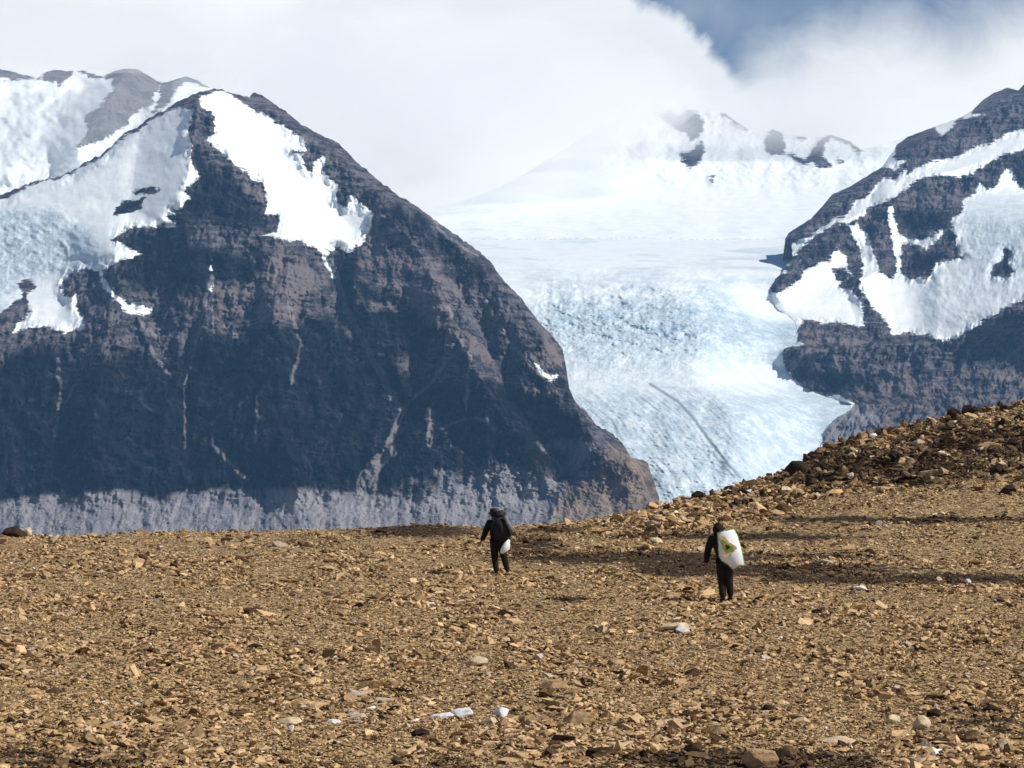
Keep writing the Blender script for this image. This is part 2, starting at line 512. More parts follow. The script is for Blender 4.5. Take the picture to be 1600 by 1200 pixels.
# --- the big mountain on the left
SKY_A = [(-500, 420), (-200, 355), (-60, 322), (0, 305), (55, 283), (87, 277), (111, 268), (135, 252), (156, 243), (174, 228), (195, 207), (216, 198), (234, 183), (258, 172), (276, 159), (297, 150), (318, 142), (339, 138),
         (360, 145), (390, 152), (396, 144), (400, 144), (420, 156), (450, 177), (466, 191), (499, 210), (529, 223), (556, 252), (592, 282), (619, 303), (649, 321), (679, 343), (715, 369),
         (745, 390), (763, 405), (787, 438), (817, 469), (833, 492), (850, 511), (868, 530), (879, 545), (884, 570), (889, 606), (900, 630), (917, 645), (932, 664), (955, 676), (971, 691), (986, 714), (1012, 722),
         (1019, 745), (1030, 776), (1033, 830), (1036, 895)]
SN_A = [
    [(-600, 330), (0, 312), (55, 287), (87, 281), (111, 272), (135, 256), (156, 247), (178, 229), (199, 209), (220, 201), (238, 186), (262, 174), (280, 167), (303, 170), (300, 180), (296, 195), (293, 215), (297, 222),
     (299, 245), (303, 262), (312, 275), (300, 288), (292, 290), (290, 300), (298, 312), (288, 315), (285, 326), (270, 327), (272, 335), (262, 340), (278, 352), (262, 354), (200, 357), (187, 362), (178, 376),
     (195, 383), (222, 396), (200, 405), (185, 413), (165, 418), (152, 425), (145, 424), (125, 421), (107, 427), (98, 445), (100, 462), (120, 462), (118, 478), (128, 500), (132, 512), (110, 516), (103, 521),
     (92, 512), (60, 511), (45, 515), (20, 517), (35, 500), (42, 488), (0, 495), (-60, 505), (-200, 490), (-600, 500)],
    [(152, 425), (158, 424), (172, 450), (190, 466), (205, 475), (236, 480), (235, 492), (210, 492), (190, 487), (182, 472), (165, 450)],
    [(318, 147), (345, 141), (360, 147), (380, 161), (400, 173), (425, 184), (450, 201), (470, 216), (476, 222), (479, 236), (458, 238), (472, 242), (474, 258), (488, 267), (490, 252), (505, 243), (508, 248),
     (506, 265), (515, 275), (529, 288), (526, 315), (544, 324), (548, 300), (562, 315), (583, 331), (580, 354), (572, 375), (565, 384), (556, 388), (544, 395), (529, 387), (516, 392), (512, 404), (523, 438),
     (518, 436), (508, 408), (502, 396), (487, 384), (472, 378), (433, 372), (406, 366), (432, 362), (434, 336), (416, 334), (415, 300), (411, 285), (390, 274), (360, 250), (336, 232), (318, 220), (333, 207), (330, 174), (316, 166), (313, 150)],
    [(833, 566), (842, 570), (850, 580), (872, 586), (862, 598), (845, 585)],
    [(326, 412), (333, 410), (334, 424), (327, 425)], [(329, 448), (333, 448), (332, 456), (329, 456)],
]
RK_A = [  # rock islands in the snow
    [(211, 299), (225, 294), (252, 294), (250, 299), (232, 302), (214, 303)],
    [(176, 337), (182, 325), (196, 316), (225, 309), (219, 318), (220, 325), (203, 330), (190, 336)],
    [(29, 442), (40, 437), (52, 440), (56, 448), (50, 456), (42, 460), (45, 475), (48, 485), (35, 495), (18, 515), (-60, 530), (-60, 508), (0, 490), (20, 475), (35, 463), (30, 452)],
    [(94, 450), (107, 427), (130, 419), (150, 427), (138, 442), (123, 454), (115, 463), (107, 465)],
]
DK_A = [  # dark rock and vegetation, with some of the face's shade painted into the colour
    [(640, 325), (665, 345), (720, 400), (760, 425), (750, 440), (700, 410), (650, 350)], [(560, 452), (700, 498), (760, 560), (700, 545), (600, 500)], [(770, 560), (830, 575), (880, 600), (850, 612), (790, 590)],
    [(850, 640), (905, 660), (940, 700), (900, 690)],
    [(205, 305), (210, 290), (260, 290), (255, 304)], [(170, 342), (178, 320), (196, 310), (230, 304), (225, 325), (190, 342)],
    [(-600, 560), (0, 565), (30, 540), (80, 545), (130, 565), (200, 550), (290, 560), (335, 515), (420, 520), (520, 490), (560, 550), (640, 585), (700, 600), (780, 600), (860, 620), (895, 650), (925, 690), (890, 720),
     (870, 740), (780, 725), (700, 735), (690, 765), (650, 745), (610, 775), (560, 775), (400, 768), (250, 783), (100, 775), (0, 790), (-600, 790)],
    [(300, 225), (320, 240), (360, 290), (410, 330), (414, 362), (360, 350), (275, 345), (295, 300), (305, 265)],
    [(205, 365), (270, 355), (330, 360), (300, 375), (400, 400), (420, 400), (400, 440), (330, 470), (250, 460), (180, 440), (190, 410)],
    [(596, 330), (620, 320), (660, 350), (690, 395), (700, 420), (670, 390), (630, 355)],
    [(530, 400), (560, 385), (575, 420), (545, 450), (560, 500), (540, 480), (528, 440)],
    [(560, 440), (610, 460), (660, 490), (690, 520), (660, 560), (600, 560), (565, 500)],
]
LT_A = [[(600, 790), (680, 786), (760, 772), (830, 768), (880, 780), (900, 800), (905, 850), (600, 860)], [(-600, 792), (0, 787), (60, 777), (100, 774), (115, 787), (135, 772), (200, 769), (240, 782), (258, 786), (275, 772), (364, 768), (366, 795), (369, 770), (405, 768), (410, 830), (416, 828), (417, 765),
         (500, 768), (560, 774), (600, 778), (640, 772), (685, 775), (692, 745), (682, 737), (706, 737), (704, 760), (716, 764), (740, 745), (790, 730), (850, 745), (900, 765), (940, 790), (950, 900), (-600, 900)],
        [(905, 690), (930, 700), (915, 712), (890, 740), (880, 735), (900, 710), (880, 695), (850, 700), (860, 692), (880, 688)]]
TN_A = [[(860, 900), (870, 800), (890, 765), (930, 745), (955, 705), (975, 700), (1000, 715), (1040, 730), (1060, 900)]]
SC_A = [[(560, 405), (640, 398), (700, 412), (690, 424), (620, 416), (565, 420)], [(640, 470), (700, 476), (720, 520), (700, 560), (690, 520), (650, 490)], [(740, 440), (770, 470), (800, 520), (830, 560), (800, 550), (760, 500)],
        [(330, 445), (395, 440), (412, 470), (330, 478)], [(660, 420), (720, 440), (740, 470), (700, 462)], [(780, 590), (840, 600), (880, 625), (850, 622), (800, 606)], [(850, 690), (905, 700), (930, 720), (900, 716)],
        [(560, 430), (610, 436), (640, 446), (600, 446)], [(575, 470), (630, 478), (640, 486), (580, 482)],
        [(415, 412), (440, 388), (470, 402), (495, 430), (503, 455), (462, 474), (430, 458), (418, 436)], [(330, 480), (400, 468), (490, 475), (470, 495), (330, 497)],
        [(612, 445), (640, 438), (690, 450), (700, 480), (670, 492), (635, 480)], [(700, 520), (715, 500), (760, 540), (785, 570), (760, 570), (725, 555)],
        [(560, 370), (590, 350), (620, 385), (600, 410), (565, 400)], [(850, 520), (880, 540), (882, 575), (860, 575), (830, 560)], [(360, 255), (412, 290), (412, 320), (385, 300)]]
GU_A = [([(640, 300), (700, 372), (745, 400)], 2.0), ([(700, 480), (735, 560), (728, 640)], 2.6), ([(760, 470), (800, 540), (850, 590)], 2.2), ([(700, 690), (760, 745), (800, 735)], 2.0), ([(840, 690), (880, 735), (860, 760)], 2.4), ([(450, 470), (470, 540), (455, 600)], 1.6),
        ([(516, 400), (541, 484), (572, 542), (587, 569), (606, 607), (629, 641)], 5.0), ([(629, 641), (614, 680), (600, 705)], 4.0), ([(612, 705), (585, 722), (567, 745), (564, 790), (570, 830)], 8.0), ([(600, 712), (582, 750), (590, 830)], 6.5),
        ([(300, 560), (332, 430), (334, 520)], 1.6), ([(235, 545), (255, 575), (266, 590)], 2.6), ([(90, 560), (95, 620), (86, 680)], 2.6), ([(330, 690), (385, 750)], 2.4), ([(700, 560), (680, 590), (630, 641)], 2.4),
        ([(350, 510), (385, 535)], 2.4), ([(120, 600), (95, 640)], 1.8), ([(260, 560), (248, 530), (215, 500)], 3.0), ([(288, 700), (290, 600), (310, 520)], 1.5), ([(670, 640), (672, 695)], 4), ([(690, 670), (720, 655), (760, 655)], 2.5), ([(400, 690), (402, 620)], 1.8)]


def depth_a(px, py, below):
    d = 3200 + (895 - py) * 1.55
    d = d + 60 * np.exp(-below / 9.0)
    d = d + np.logaddexp(0, (250 - px) / 25.0) * 25 * 0.62 * sstep(py, 560, 420)
    snow = sstep(union_sd(px, py, SN_A), -8, 18)
    # spurs and gullies
    d_smooth = d
    d = d + spur(px, py, [(310, 150), (300, 230), (285, 340), (300, 420), (330, 520)], 85, 80)
    d = d + np.maximum(0, np.minimum(px, 580) - 310) * 0.35 * sstep(py, 470, 380)
    d = d + spur(px, py, [(600, 320), (660, 400), (710, 520), (780, 640), (860, 760)], 70, 80)
    d = d + spur(px, py, [(720, 385), (790, 480), (850, 600), (930, 720)], 45, 45) - spur(px, py, [(690, 400), (745, 500), (800, 620), (880, 740)], 30, 40)
    d = d - spur(px, py, [(640, 480), (660, 560), (640, 640)], 34, 40) + spur(px, py, [(540, 420), (590, 520), (640, 620)], 26, 35)
    d = d + spur(px, py, [(180, 400), (170, 500), (150, 640), (150, 780)], 80, 90)
    d = d + spur(px, py, [(420, 400), (440, 520), (430, 640), (470, 780)], 90, 100)
    d = d + spur(px, py, [(900, 640), (960, 740), (940, 830)], 60, 60)
    d = d - 1.0 * spur(px, py, [(512, 410), (541, 484), (587, 569), (629, 641), (600, 710), (575, 790)], 42, 55)
    d = d - spur(px, py, [(330, 430), (290, 600), (300, 760)], 34, 35)
    d = d - spur(px, py, [(120, 540), (95, 640), (100, 780)], 34, 35)
    d = d_smooth + (d - d_smooth) * (0.25 + 0.75 * sstep(py, 790, 700))
    r1 = ridged(px / 105 + 0.2 * py / 100, py / 260, 3, 5, 0.55)
    r2 = fbm(px / 26, py / 34, 31, 6, 0.62)
    st = ridged(px / 240 + py / 300, py / 26 - px / 130, 77, 4, 0.6)
    rough = (1 - 0.97 * snow) * sstep(below, 0, 25)
    rough = rough * (0.35 + 0.65 * sstep(py, 800, 750))
    d = d - rough * (62 * (r1 - 0.5) + 40 * r2 + 11 * st + 6 * fbm(px / 8, py / 7, 36, 3))
    d = d - snow * (6 * fbm(px / 90, py / 60, 55, 3) + 1.0 * fbm(px / 14, py / 9, 56, 3))
    icy = sstep(union_sd(px, py, [[(-600, 325), (0, 325), (90, 330), (140, 360), (170, 420), (110, 425), (40, 440), (0, 500), (-600, 500)]]), -20, 20)
    d = d - icy * 7 * ridged(px / 30, py / 22, 9, 4)
    return d


def attr_a(px, py):
    wx = px + 5 * fbm(px / 22, py / 22, 61, 4); wy = py + 5 * fbm(px / 22, py / 22, 67, 4)
    sn = np.minimum(union_sd(wx, wy, SN_A), -union_sd(wx, wy, RK_A))
    gu = np.full(px.shape, -60.0)
    for pts_, w in GU_A:
        gu = np.maximum(gu, w - seg_dist(wx, wy, pts_))
    icy = union_sd(px, py, [[(-600, 325), (0, 325), (90, 330), (140, 360), (170, 420), (110, 425), (40, 440), (0, 500), (-600, 500)]])
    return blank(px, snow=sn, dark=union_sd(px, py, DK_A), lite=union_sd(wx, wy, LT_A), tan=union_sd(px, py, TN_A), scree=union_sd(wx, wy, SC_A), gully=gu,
                 ice=sstep(icy, -15, 15) * 0.7)


cols = np.concatenate([np.linspace(-500, -40, 60, endpoint=False), np.linspace(-40, 1036, 720)])
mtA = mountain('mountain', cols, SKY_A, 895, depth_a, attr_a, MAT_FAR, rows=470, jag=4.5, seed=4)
tag(mtA, 'big dark rocky mountain on the left with snowfields below its pointed summit', kind='structure')

# --- the mountain on the right
SKY_B = [(1226, 375), (1233, 363), (1268, 341), (1284, 323), (1300, 304), (1329, 291), (1351, 277), (1377, 262), (1397, 235), (1401, 226), (1420, 213), (1447, 203), (1463, 197),
         (1500, 184), (1519, 173), (1535, 157), (1553, 145), (1575, 137), (1591, 141), (1600, 132), (1680, 105), (1800, 90), (2200, 120)]
RK_B = [
    [(1396, 248), (1401, 220), (1420, 208), (1447, 198), (1463, 200), (1470, 215), (1500, 187), (1545, 178), (1519, 177), (1535, 150), (1553, 135), (1575, 125), (1591, 125), (1700, 90), (2200, 90), (2200, 200), (1690, 190),
     (1599, 203), (1580, 206), (1569, 211), (1548, 224), (1521, 229), (1500, 240), (1481, 247), (1460, 251), (1436, 259), (1420, 272), (1415, 264), (1401, 280), (1383, 277), (1372, 285), (1356, 307), (1348, 312), (1340, 312),
     (1319, 336), (1308, 341), (1300, 343), (1295, 349), (1268, 368), (1239, 379), (1218, 377), (1233, 355), (1268, 335), (1284, 317), (1300, 298), (1329, 285), (1351, 271), (1377, 260), (1399, 264), (1412, 253)],
    [(1226, 413), (1247, 395), (1260, 379), (1287, 360), (1308, 347), (1324, 352), (1340, 341), (1356, 328), (1377, 317), (1393, 312), (1407, 304), (1425, 288), (1444, 277), (1460, 275), (1487, 280), (1513, 275), (1540, 259), (1567, 243),
     (1599, 235), (1700, 205), (2200, 220), (2200, 360), (1700, 330), (1610, 300), (1596, 293), (1588, 280), (1580, 264), (1567, 267), (1553, 293), (1540, 295), (1529, 280), (1524, 301), (1505, 312), (1503, 331), (1489, 341),
     (1489, 355), (1468, 363), (1436, 376), (1407, 368), (1399, 347), (1393, 320), (1388, 325), (1391, 360), (1396, 387), (1401, 421), (1393, 435), (1377, 427), (1370, 410), (1364, 387), (1357, 371), (1351, 360), (1340, 349), (1327, 355),
     (1335, 373), (1343, 392), (1347, 413), (1345, 428), (1340, 435), (1325, 421), (1324, 403), (1308, 389), (1295, 395), (1295, 408), (1268, 416), (1255, 424), (1244, 443), (1231, 451), (1212, 459), (1200, 455), (1202, 435), (1228, 424)],
    [(1407, 381), (1436, 381), (1449, 392), (1471, 368), (1484, 357), (1492, 365), (1492, 387), (1505, 403), (1495, 403), (1463, 413), (1455, 427), (1449, 437), (1420, 437), (1409, 421)],
    [(1548, 435), (1553, 416), (1567, 403), (1569, 389), (1580, 397), (1577, 413), (1584, 424), (1572, 437), (1560, 432)],
    [(1303, 421), (1319, 420), (1327, 432), (1316, 439), (1308, 435)],
    [(1257, 500), (1284, 505), (1313, 504), (1340, 511), (1353, 511), (1351, 488), (1343, 467), (1329, 453), (1313, 447), (1332, 432), (1342, 436), (1345, 452), (1353, 469), (1372, 488), (1387, 509), (1396, 523), (1420, 520), (1447, 525), (1463, 527), (1473, 535), (1497, 528),
     (1521, 512), (1553, 493), (1599, 467), (1700, 410), (2200, 300), (2200, 950), (1286, 950), (1286, 675), (1303, 656), (1321, 645), (1335, 637), (1330, 625), (1305, 618), (1287, 619), (1271, 613), (1247, 597), (1236, 589), (1223, 565), (1224, 544), (1260, 541), (1247, 533), (1244, 520)],
]
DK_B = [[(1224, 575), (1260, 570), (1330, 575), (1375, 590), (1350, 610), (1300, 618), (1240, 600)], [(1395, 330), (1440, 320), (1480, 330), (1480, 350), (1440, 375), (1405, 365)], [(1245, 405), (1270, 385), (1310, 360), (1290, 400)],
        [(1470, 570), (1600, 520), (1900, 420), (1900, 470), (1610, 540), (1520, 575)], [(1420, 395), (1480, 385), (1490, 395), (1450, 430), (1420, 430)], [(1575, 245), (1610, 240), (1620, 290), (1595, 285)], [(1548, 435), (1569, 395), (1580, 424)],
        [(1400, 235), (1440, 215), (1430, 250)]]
LT_B = [[(1270, 760), (1270, 672), (1295, 650), (1325, 634), (1345, 632), (1372, 655), (1370, 700), (1330, 720)]]
SC_B = [[(1385, 575), (1450, 590), (1600, 590), (1750, 540), (1750, 720), (1300, 730), (1350, 650)], [(1470, 600), (1520, 570), (1560, 590), (1540, 640), (1490, 640)], [(1260, 510), (1340, 520), (1350, 550), (1300, 560), (1240, 560)], [(1560, 540), (1600, 520), (1700, 500), (1700, 600), (1580, 620)]]


LEFT_B = [(100, 1226), (374, 1226), (380, 1237), (404, 1239), (412, 1231), (424, 1224), (437, 1209), (452, 1205), (470, 1207), (485, 1216), (497, 1238), (505, 1244), (533, 1247), (541, 1236), (545, 1224), (565, 1222), (589, 1235), (597, 1246),
          (613, 1270), (619, 1288), (624, 1306), (632, 1330), (640, 1328), (645, 1320), (656, 1302), (675, 1286), (700, 1284), (905, 1283)]


def left_b(py):
    """the ice margin against the right mountain, row by row"""
    return np.interp(py, [q[0] for q in LEFT_B], [q[1] for q in LEFT_B]) + 3.5 * fbm(py / 10, py * 0 + 3, 49, 4, 0.6) * sstep(py, 376, 400)


def depth_b(px, py, below):
    d = 3600 + (905 - py) * 2.4
    d = d + 120 * np.exp(-below / 22.0)
    snow = sstep(-union_sd(px, py, RK_B), -10, 14)
    bowl = sstep(px, 1400, 1470) * sstep(py, 290, 350) * sstep(py, 560, 480)
    d = d - bowl * (px - 1400) * 0.95
    d = d + sstep(py, 480, 620) * 0 - sstep(py, 470, 600) * np.maximum(px - 1400, 0) * 0.35
    d = d + np.maximum(0, 1330 - px) * 0.8 * sstep(py, 530, 575) * sstep(py, 650, 620)
    d = d + spur(px, py, [(1225, 375), (1300, 310), (1400, 250), (1520, 190), (1700, 110)], 45, 60)
    d = d + spur(px, py, [(1215, 445), (1300, 355), (1390, 312), (1460, 275), (1600, 235), (1700, 210)], 50, 80)
    d = d + spur(px, py, [(1390, 312), (1375, 420), (1345, 440), (1370, 500)], 30, 40)
    d = d + spur(px, py, [(1230, 560), (1330, 540), (1450, 540), (1600, 480), (1800, 400)], 60, 60)
    r1 = ridged(px / 60 + py / 90, py / 130, 203, 5, 0.55)
    r2 = fbm(px / 20, py / 24, 231, 6, 0.62)
    rough = (1 - 0.95 * snow) * sstep(below, 0, 18)
    d = d - rough * (45 * (r1 - 0.5) + 30 * r2)
    d = d - bowl * snow * 7 * fbm(px / 26, py / 20, 88, 4, 0.6)
    return d


def attr_b(px, py):
    wx = px + 4 * fbm(px / 18, py / 18, 161, 4); wy = py + 4 * fbm(px / 18, py / 18, 167, 4)
    sn = np.where(py > 700, -30, -union_sd(wx, wy, RK_B))
    ice = sstep(px, 1340, 1225) * sstep(py, 500, 520)
    ice = np.maximum(ice, 0.45 * sstep(px, 1470, 1540) * sstep(py, 280, 330) * sstep(py, 480, 400))
    return blank(px, snow=sn, dark=union_sd(px, py, DK_B) - 6, lite=union_sd(wx, wy, LT_B), scree=np.maximum(np.minimum(union_sd(wx, wy, SC_B), 4) - 2, union_sd(wx, wy, LT_B) + 25), ice=ice)


cols = np.concatenate([np.linspace(1226, 1640, 400, endpoint=False), np.linspace(1640, 2200, 80)])
mtB = mountain('mountain', cols, SKY_B, 905, depth_b, attr_b, MAT_FAR, rows=470, jag=1.6, seed=44, left=left_b)
tag(mtB, 'rocky mountain on the right with snow bands between dark cliffs above the glacier', kind='structure')

# --- glacier, rising to the snow plateau and the far peaks
GR = [(905, 3600), (840, 3680), (700, 3900), (600, 4150), (500, 4420), (430, 4640), (400, 5000), (385, 5500), (376, 5950), (368, 6020)]
GR2 = [(430, 6500), (385, 6700), (300, 7900), (230, 9200), (150, 10500), (90, 11500)]
SKY_C = [(300, 420), (560, 350), (640, 335), (720, 316), (800, 284), (870, 240), (930, 203), (965, 188), (1000, 178), (1027, 167), (1040, 160), (1060, 163), (1080, 168), (1100, 171), (1132, 177), (1150, 190), (1168, 201), (1190, 206), (1206, 202),
         (1222, 206), (1240, 212), (1260, 213), (1285, 214), (1298, 210), (1329, 221), (1346, 234), (1370, 228), (1420, 214), (1500, 200), (1800, 190)]
RK_C = [[(1027, 178), (1045, 172), (1060, 180), (1075, 171), (1092, 178), (1099, 188), (1096, 208), (1080, 219), (1072, 208), (1055, 200)], [(1064, 241), (1080, 237), (1096, 222), (1101, 236), (1097, 252), (1079, 262), (1068, 252)],
        [(1130, 174), (1150, 184), (1169, 200), (1166, 204), (1148, 192), (1131, 182)], [(1195, 219), (1206, 202), (1222, 207), (1226, 225), (1227, 241), (1206, 242), (1197, 234)],
        [(1228, 238), (1245, 244), (1259, 250), (1272, 232), (1278, 222), (1285, 216), (1298, 209), (1329, 220), (1346, 236), (1342, 240), (1328, 226), (1300, 217), (1290, 224), (1286, 245), (1300, 258), (1283, 264), (1270, 254), (1258, 258), (1240, 248)],
        [(1245, 211), (1262, 216), (1256, 220), (1247, 216)], [(1310, 250), (1318, 252), (1312, 256)], [(1107, 278), (1116, 276), (1114, 286), (1108, 284)]]
DB_C = [([(1016, 600), (1035, 612), (1060, 628), (1085, 655), (1110, 690), (1130, 715), (1156, 746)], 2.4), ([(1114, 706), (1128, 726), (1148, 746)], 1.8), ([(1030, 604), (1060, 606), (1090, 622)], 0.4)]


def depth_c(px, py, below):
    d = np.mean([np.interp(-py + o, [-r for r, _ in GR], [y for _, y in GR]) for o in np.linspace(-20, 20, 9)], 0)
    falls = np.exp(-((py - 505) / 75.0) ** 2) * sstep(px, 800, 860)
    low = sstep(py, 590, 640)
    d = d - falls * (22 * fbm(px / 40, py / 22, 301, 5, 0.6) + 6 * ridged(px / 16, py / 8, 305, 4))
    fx = np.interp(py, [560, 600, 655, 690, 746, 905], [960, 1018, 1085, 1110, 1156, 1230])
    d = d - low * (4 * ridged((px - fx) / 16, py / 60, 311, 4) + 3 * ridged(px / 30 + py / 40, py / 6 - px / 30, 313, 3) + 16 * fbm(px / 60, py / 60, 312, 4))
    L = left_b(py)
    yy = np.arange(300.0, 960.0)
    rawL = np.interp(yy, [q[0] for q in LEFT_B], [q[1] for q in LEFT_B])
    env = np.array([rawL[max(0, k - 16):k + 17].min() for k in range(len(yy))])
    env = np.convolve(np.pad(env, 16, mode='edge'), np.ones(33) / 33, 'valid')
    tb = depth_b(rawL, yy, np.maximum(yy - 375, 5)) + 14
    tb = np.convolve(np.pad(tb, 7, mode='edge'), np.ones(15) / 15, 'valid')
    E = np.interp(py, yy, env); target = np.interp(py, yy, tb)
    d = d + (target - d) * sstep(px, E - 150, E - 2) * sstep(py, 405, 450)
    d = d + np.minimum(np.maximum(0, px - (L + 2)) * 30.0, 700) * sstep(py, 372, 385)
    return np.minimum(d, 6080)


def depth_e(px, py, below):
    d = np.mean([np.interp(-py + o, [-r for r, _ in GR2], [y for _, y in GR2]) for o in np.linspace(-45, 45, 13)], 0)
    d = d + 80 * np.exp(-below / 12.0)
    d = d - sstep(py, 330, 250) * sstep(px, 880, 1020) * (170 * fbm(px / 70, py / 60, 320, 5, 0.55)) - 60 * fbm(px / 160, py / 60, 323, 4, 0.5)
    rk = sstep(union_sd(px, py, RK_C), -8, 6)
    return np.maximum(d - rk * 50, 6450)


def attr_c(px, py):
    wx = px + 3 * fbm(px / 10, py / 10, 361, 4, .6); wy = py + 3 * fbm(px / 10, py / 10, 367, 4, .6)
    sn = -union_sd(wx, wy, RK_C)
    db = np.full(px.shape, -60.0)
    for pts_, w in DB_C:
        db = np.maximum(db, w - seg_dist(px, py, pts_))
    f = sstep(py + 130 * fbm(px / 110, py / 30, 377, 4, .6), 385, 480)
    ice = f * (0.25 + 0.75 * np.exp(-((py - 505) / 70.0) ** 2) * sstep(px, 790, 900)) * sstep(py, 900, 600)
    Lb = left_b(py)
    ice = ice * (1 - sstep(px, Lb - 90, Lb - 8) * sstep(py, 440, 460) * sstep(py, 520, 490))
    ice = np.maximum(ice, 0.80 * sstep(py, 560, 640))
    ice = np.maximum(ice, 0.5 * sstep(fbm(px / 160, py / 14, 399, 4), 0.1, 0.4) * sstep(py, 340, 375) * sstep(py, 470, 430))
    fx = np.interp(py, [560, 600, 655, 690, 746, 905], [960, 1018, 1085, 1110, 1156, 1230])
    st = fbm((px - fx) / 11, py / 70, 391, 4, .6) + 0.5 * fbm(px / 16 + py / 30, py / 5, 395, 3)
    st = np.where(py > 560, st, fbm(px / 40, py / 5 - px / 90, 397, 4, .6))
    return blank(px, snow=sn, dark=np.full(px.shape, -8.0), debris=db, ice=ice, streak=st)


GL_TOP = [(600, 372), (800, 374), (1000, 371), (1100, 374), (1420, 370)]
glac = mountain('glacier', np.linspace(640, 1420, 640), GL_TOP, 905, depth_c, attr_c, MAT_FAR, rows=560, jag=3.0, seed=90, back=60)
tag(glac, 'pale blue glacier with an icefall pouring down between the two mountains', kind='structure')
plat = mountain('snowfield', np.linspace(560, 1700, 640), SKY_C, 430, depth_e, attr_c, MAT_FAR, rows=260, jag=2.0, seed=95, back=2500)
tag(plat, 'white snow plateau and small rocky snow peaks in cloud above the glacier', kind='structure')

# --- pale snow mountain behind the left summit
SKY_D = [(-500, 150), (-200, 120), (-60, 100), (0, 108), (20, 112), (60, 122), (70, 113), (85, 109), (110, 111), (130, 110), (160, 119), (180, 110), (200, 107), (215, 108), (245, 126), (262, 128), (290, 119), (310, 126), (330, 138),
         (350, 146), (400, 190), (470, 240), (560, 300), (700, 400), (800, 470)]
RK_D = [[(165, 122), (182, 108), (200, 102), (215, 104), (250, 128), (250, 140), (235, 152), (240, 160), (205, 178), (200, 192), (175, 208), (150, 222), (124, 230), (121, 226), (138, 208), (133, 180), (150, 170), (165, 160), (175, 140), (178, 122)],
        [(68, 113), (85, 107), (112, 110), (106, 124), (92, 132), (78, 128), (70, 124)], [(-60, 100), (0, 106), (30, 113), (62, 122), (30, 123), (-60, 122)], [(125, 110), (140, 113), (160, 121), (150, 122), (130, 115)],
        [(250, 131), (270, 124), (290, 117), (312, 126), (328, 138), (312, 134), (292, 124), (275, 140), (262, 165), (240, 176), (250, 150)]]


def depth_d(px, py, below):
    d = 8200 + (600 - py) * 4.0 + 250 * np.exp(-below / 15)
    d = d - 90 * fbm(px / 60, py / 50, 420, 5, 0.55)
    d = d + spur(px, py, [(200, 105), (160, 180), (120, 235)], 50, 260)
    return d


def attr_d(px, py):
    wx = px + 4 * fbm(px / 12, py / 12, 461, 4, .6); wy = py + 4 * fbm(px / 12, py / 12, 467, 4, .6)
    return blank(px, snow=-union_sd(wx, wy, RK_D), dark=np.full(px.shape, -30.0), scree=sstep(px, 250, 240) * 12 - 8 + px * 0)


mtD = mountain('mountain', np.linspace(-500, 800, 520), SKY_D, 640, depth_d, attr_d, MAT_BACK, rows=260, jag=2.0, seed=70, back=2500)
tag(mtD, 'pale distant snow mountain with one grey rock face behind the left summit', kind='structure')

# ------------------------------------------------------------------ stones
rng = np.random.default_rng(7)


def rock_shape(seed, n=16, flat=0.6, sharp=0.25):
    r = random.Random(seed)
    bm = bmesh.new()
    for i in range(n):
        z = r.uniform(-1, 1); a = r.uniform(0, 2 * math.pi); q = math.sqrt(1 - z * z)
        k = 1 - r.random() * sharp
        bm.verts.new((q * math.cos(a) * k * 0.5, q * math.sin(a) * k * 0.5 * r.uniform(.75, 1), z * k * 0.5 * flat))
    res = bmesh.ops.convex_hull(bm, input=bm.verts)
    bmesh.ops.delete(bm, geom=[g for g in res['geom_interior'] if isinstance(g, bmesh.types.BMVert)], context='VERTS')
    bmesh.ops.recalc_face_normals(bm, faces=bm.faces)
    bmesh.ops.triangulate(bm, faces=bm.faces)
    bm.verts.index_update()
    V = np.array([v.co[:] for v in bm.verts]); F = np.array([[v.index for v in f.verts] for f in bm.faces])
    bm.free()
    return V, F


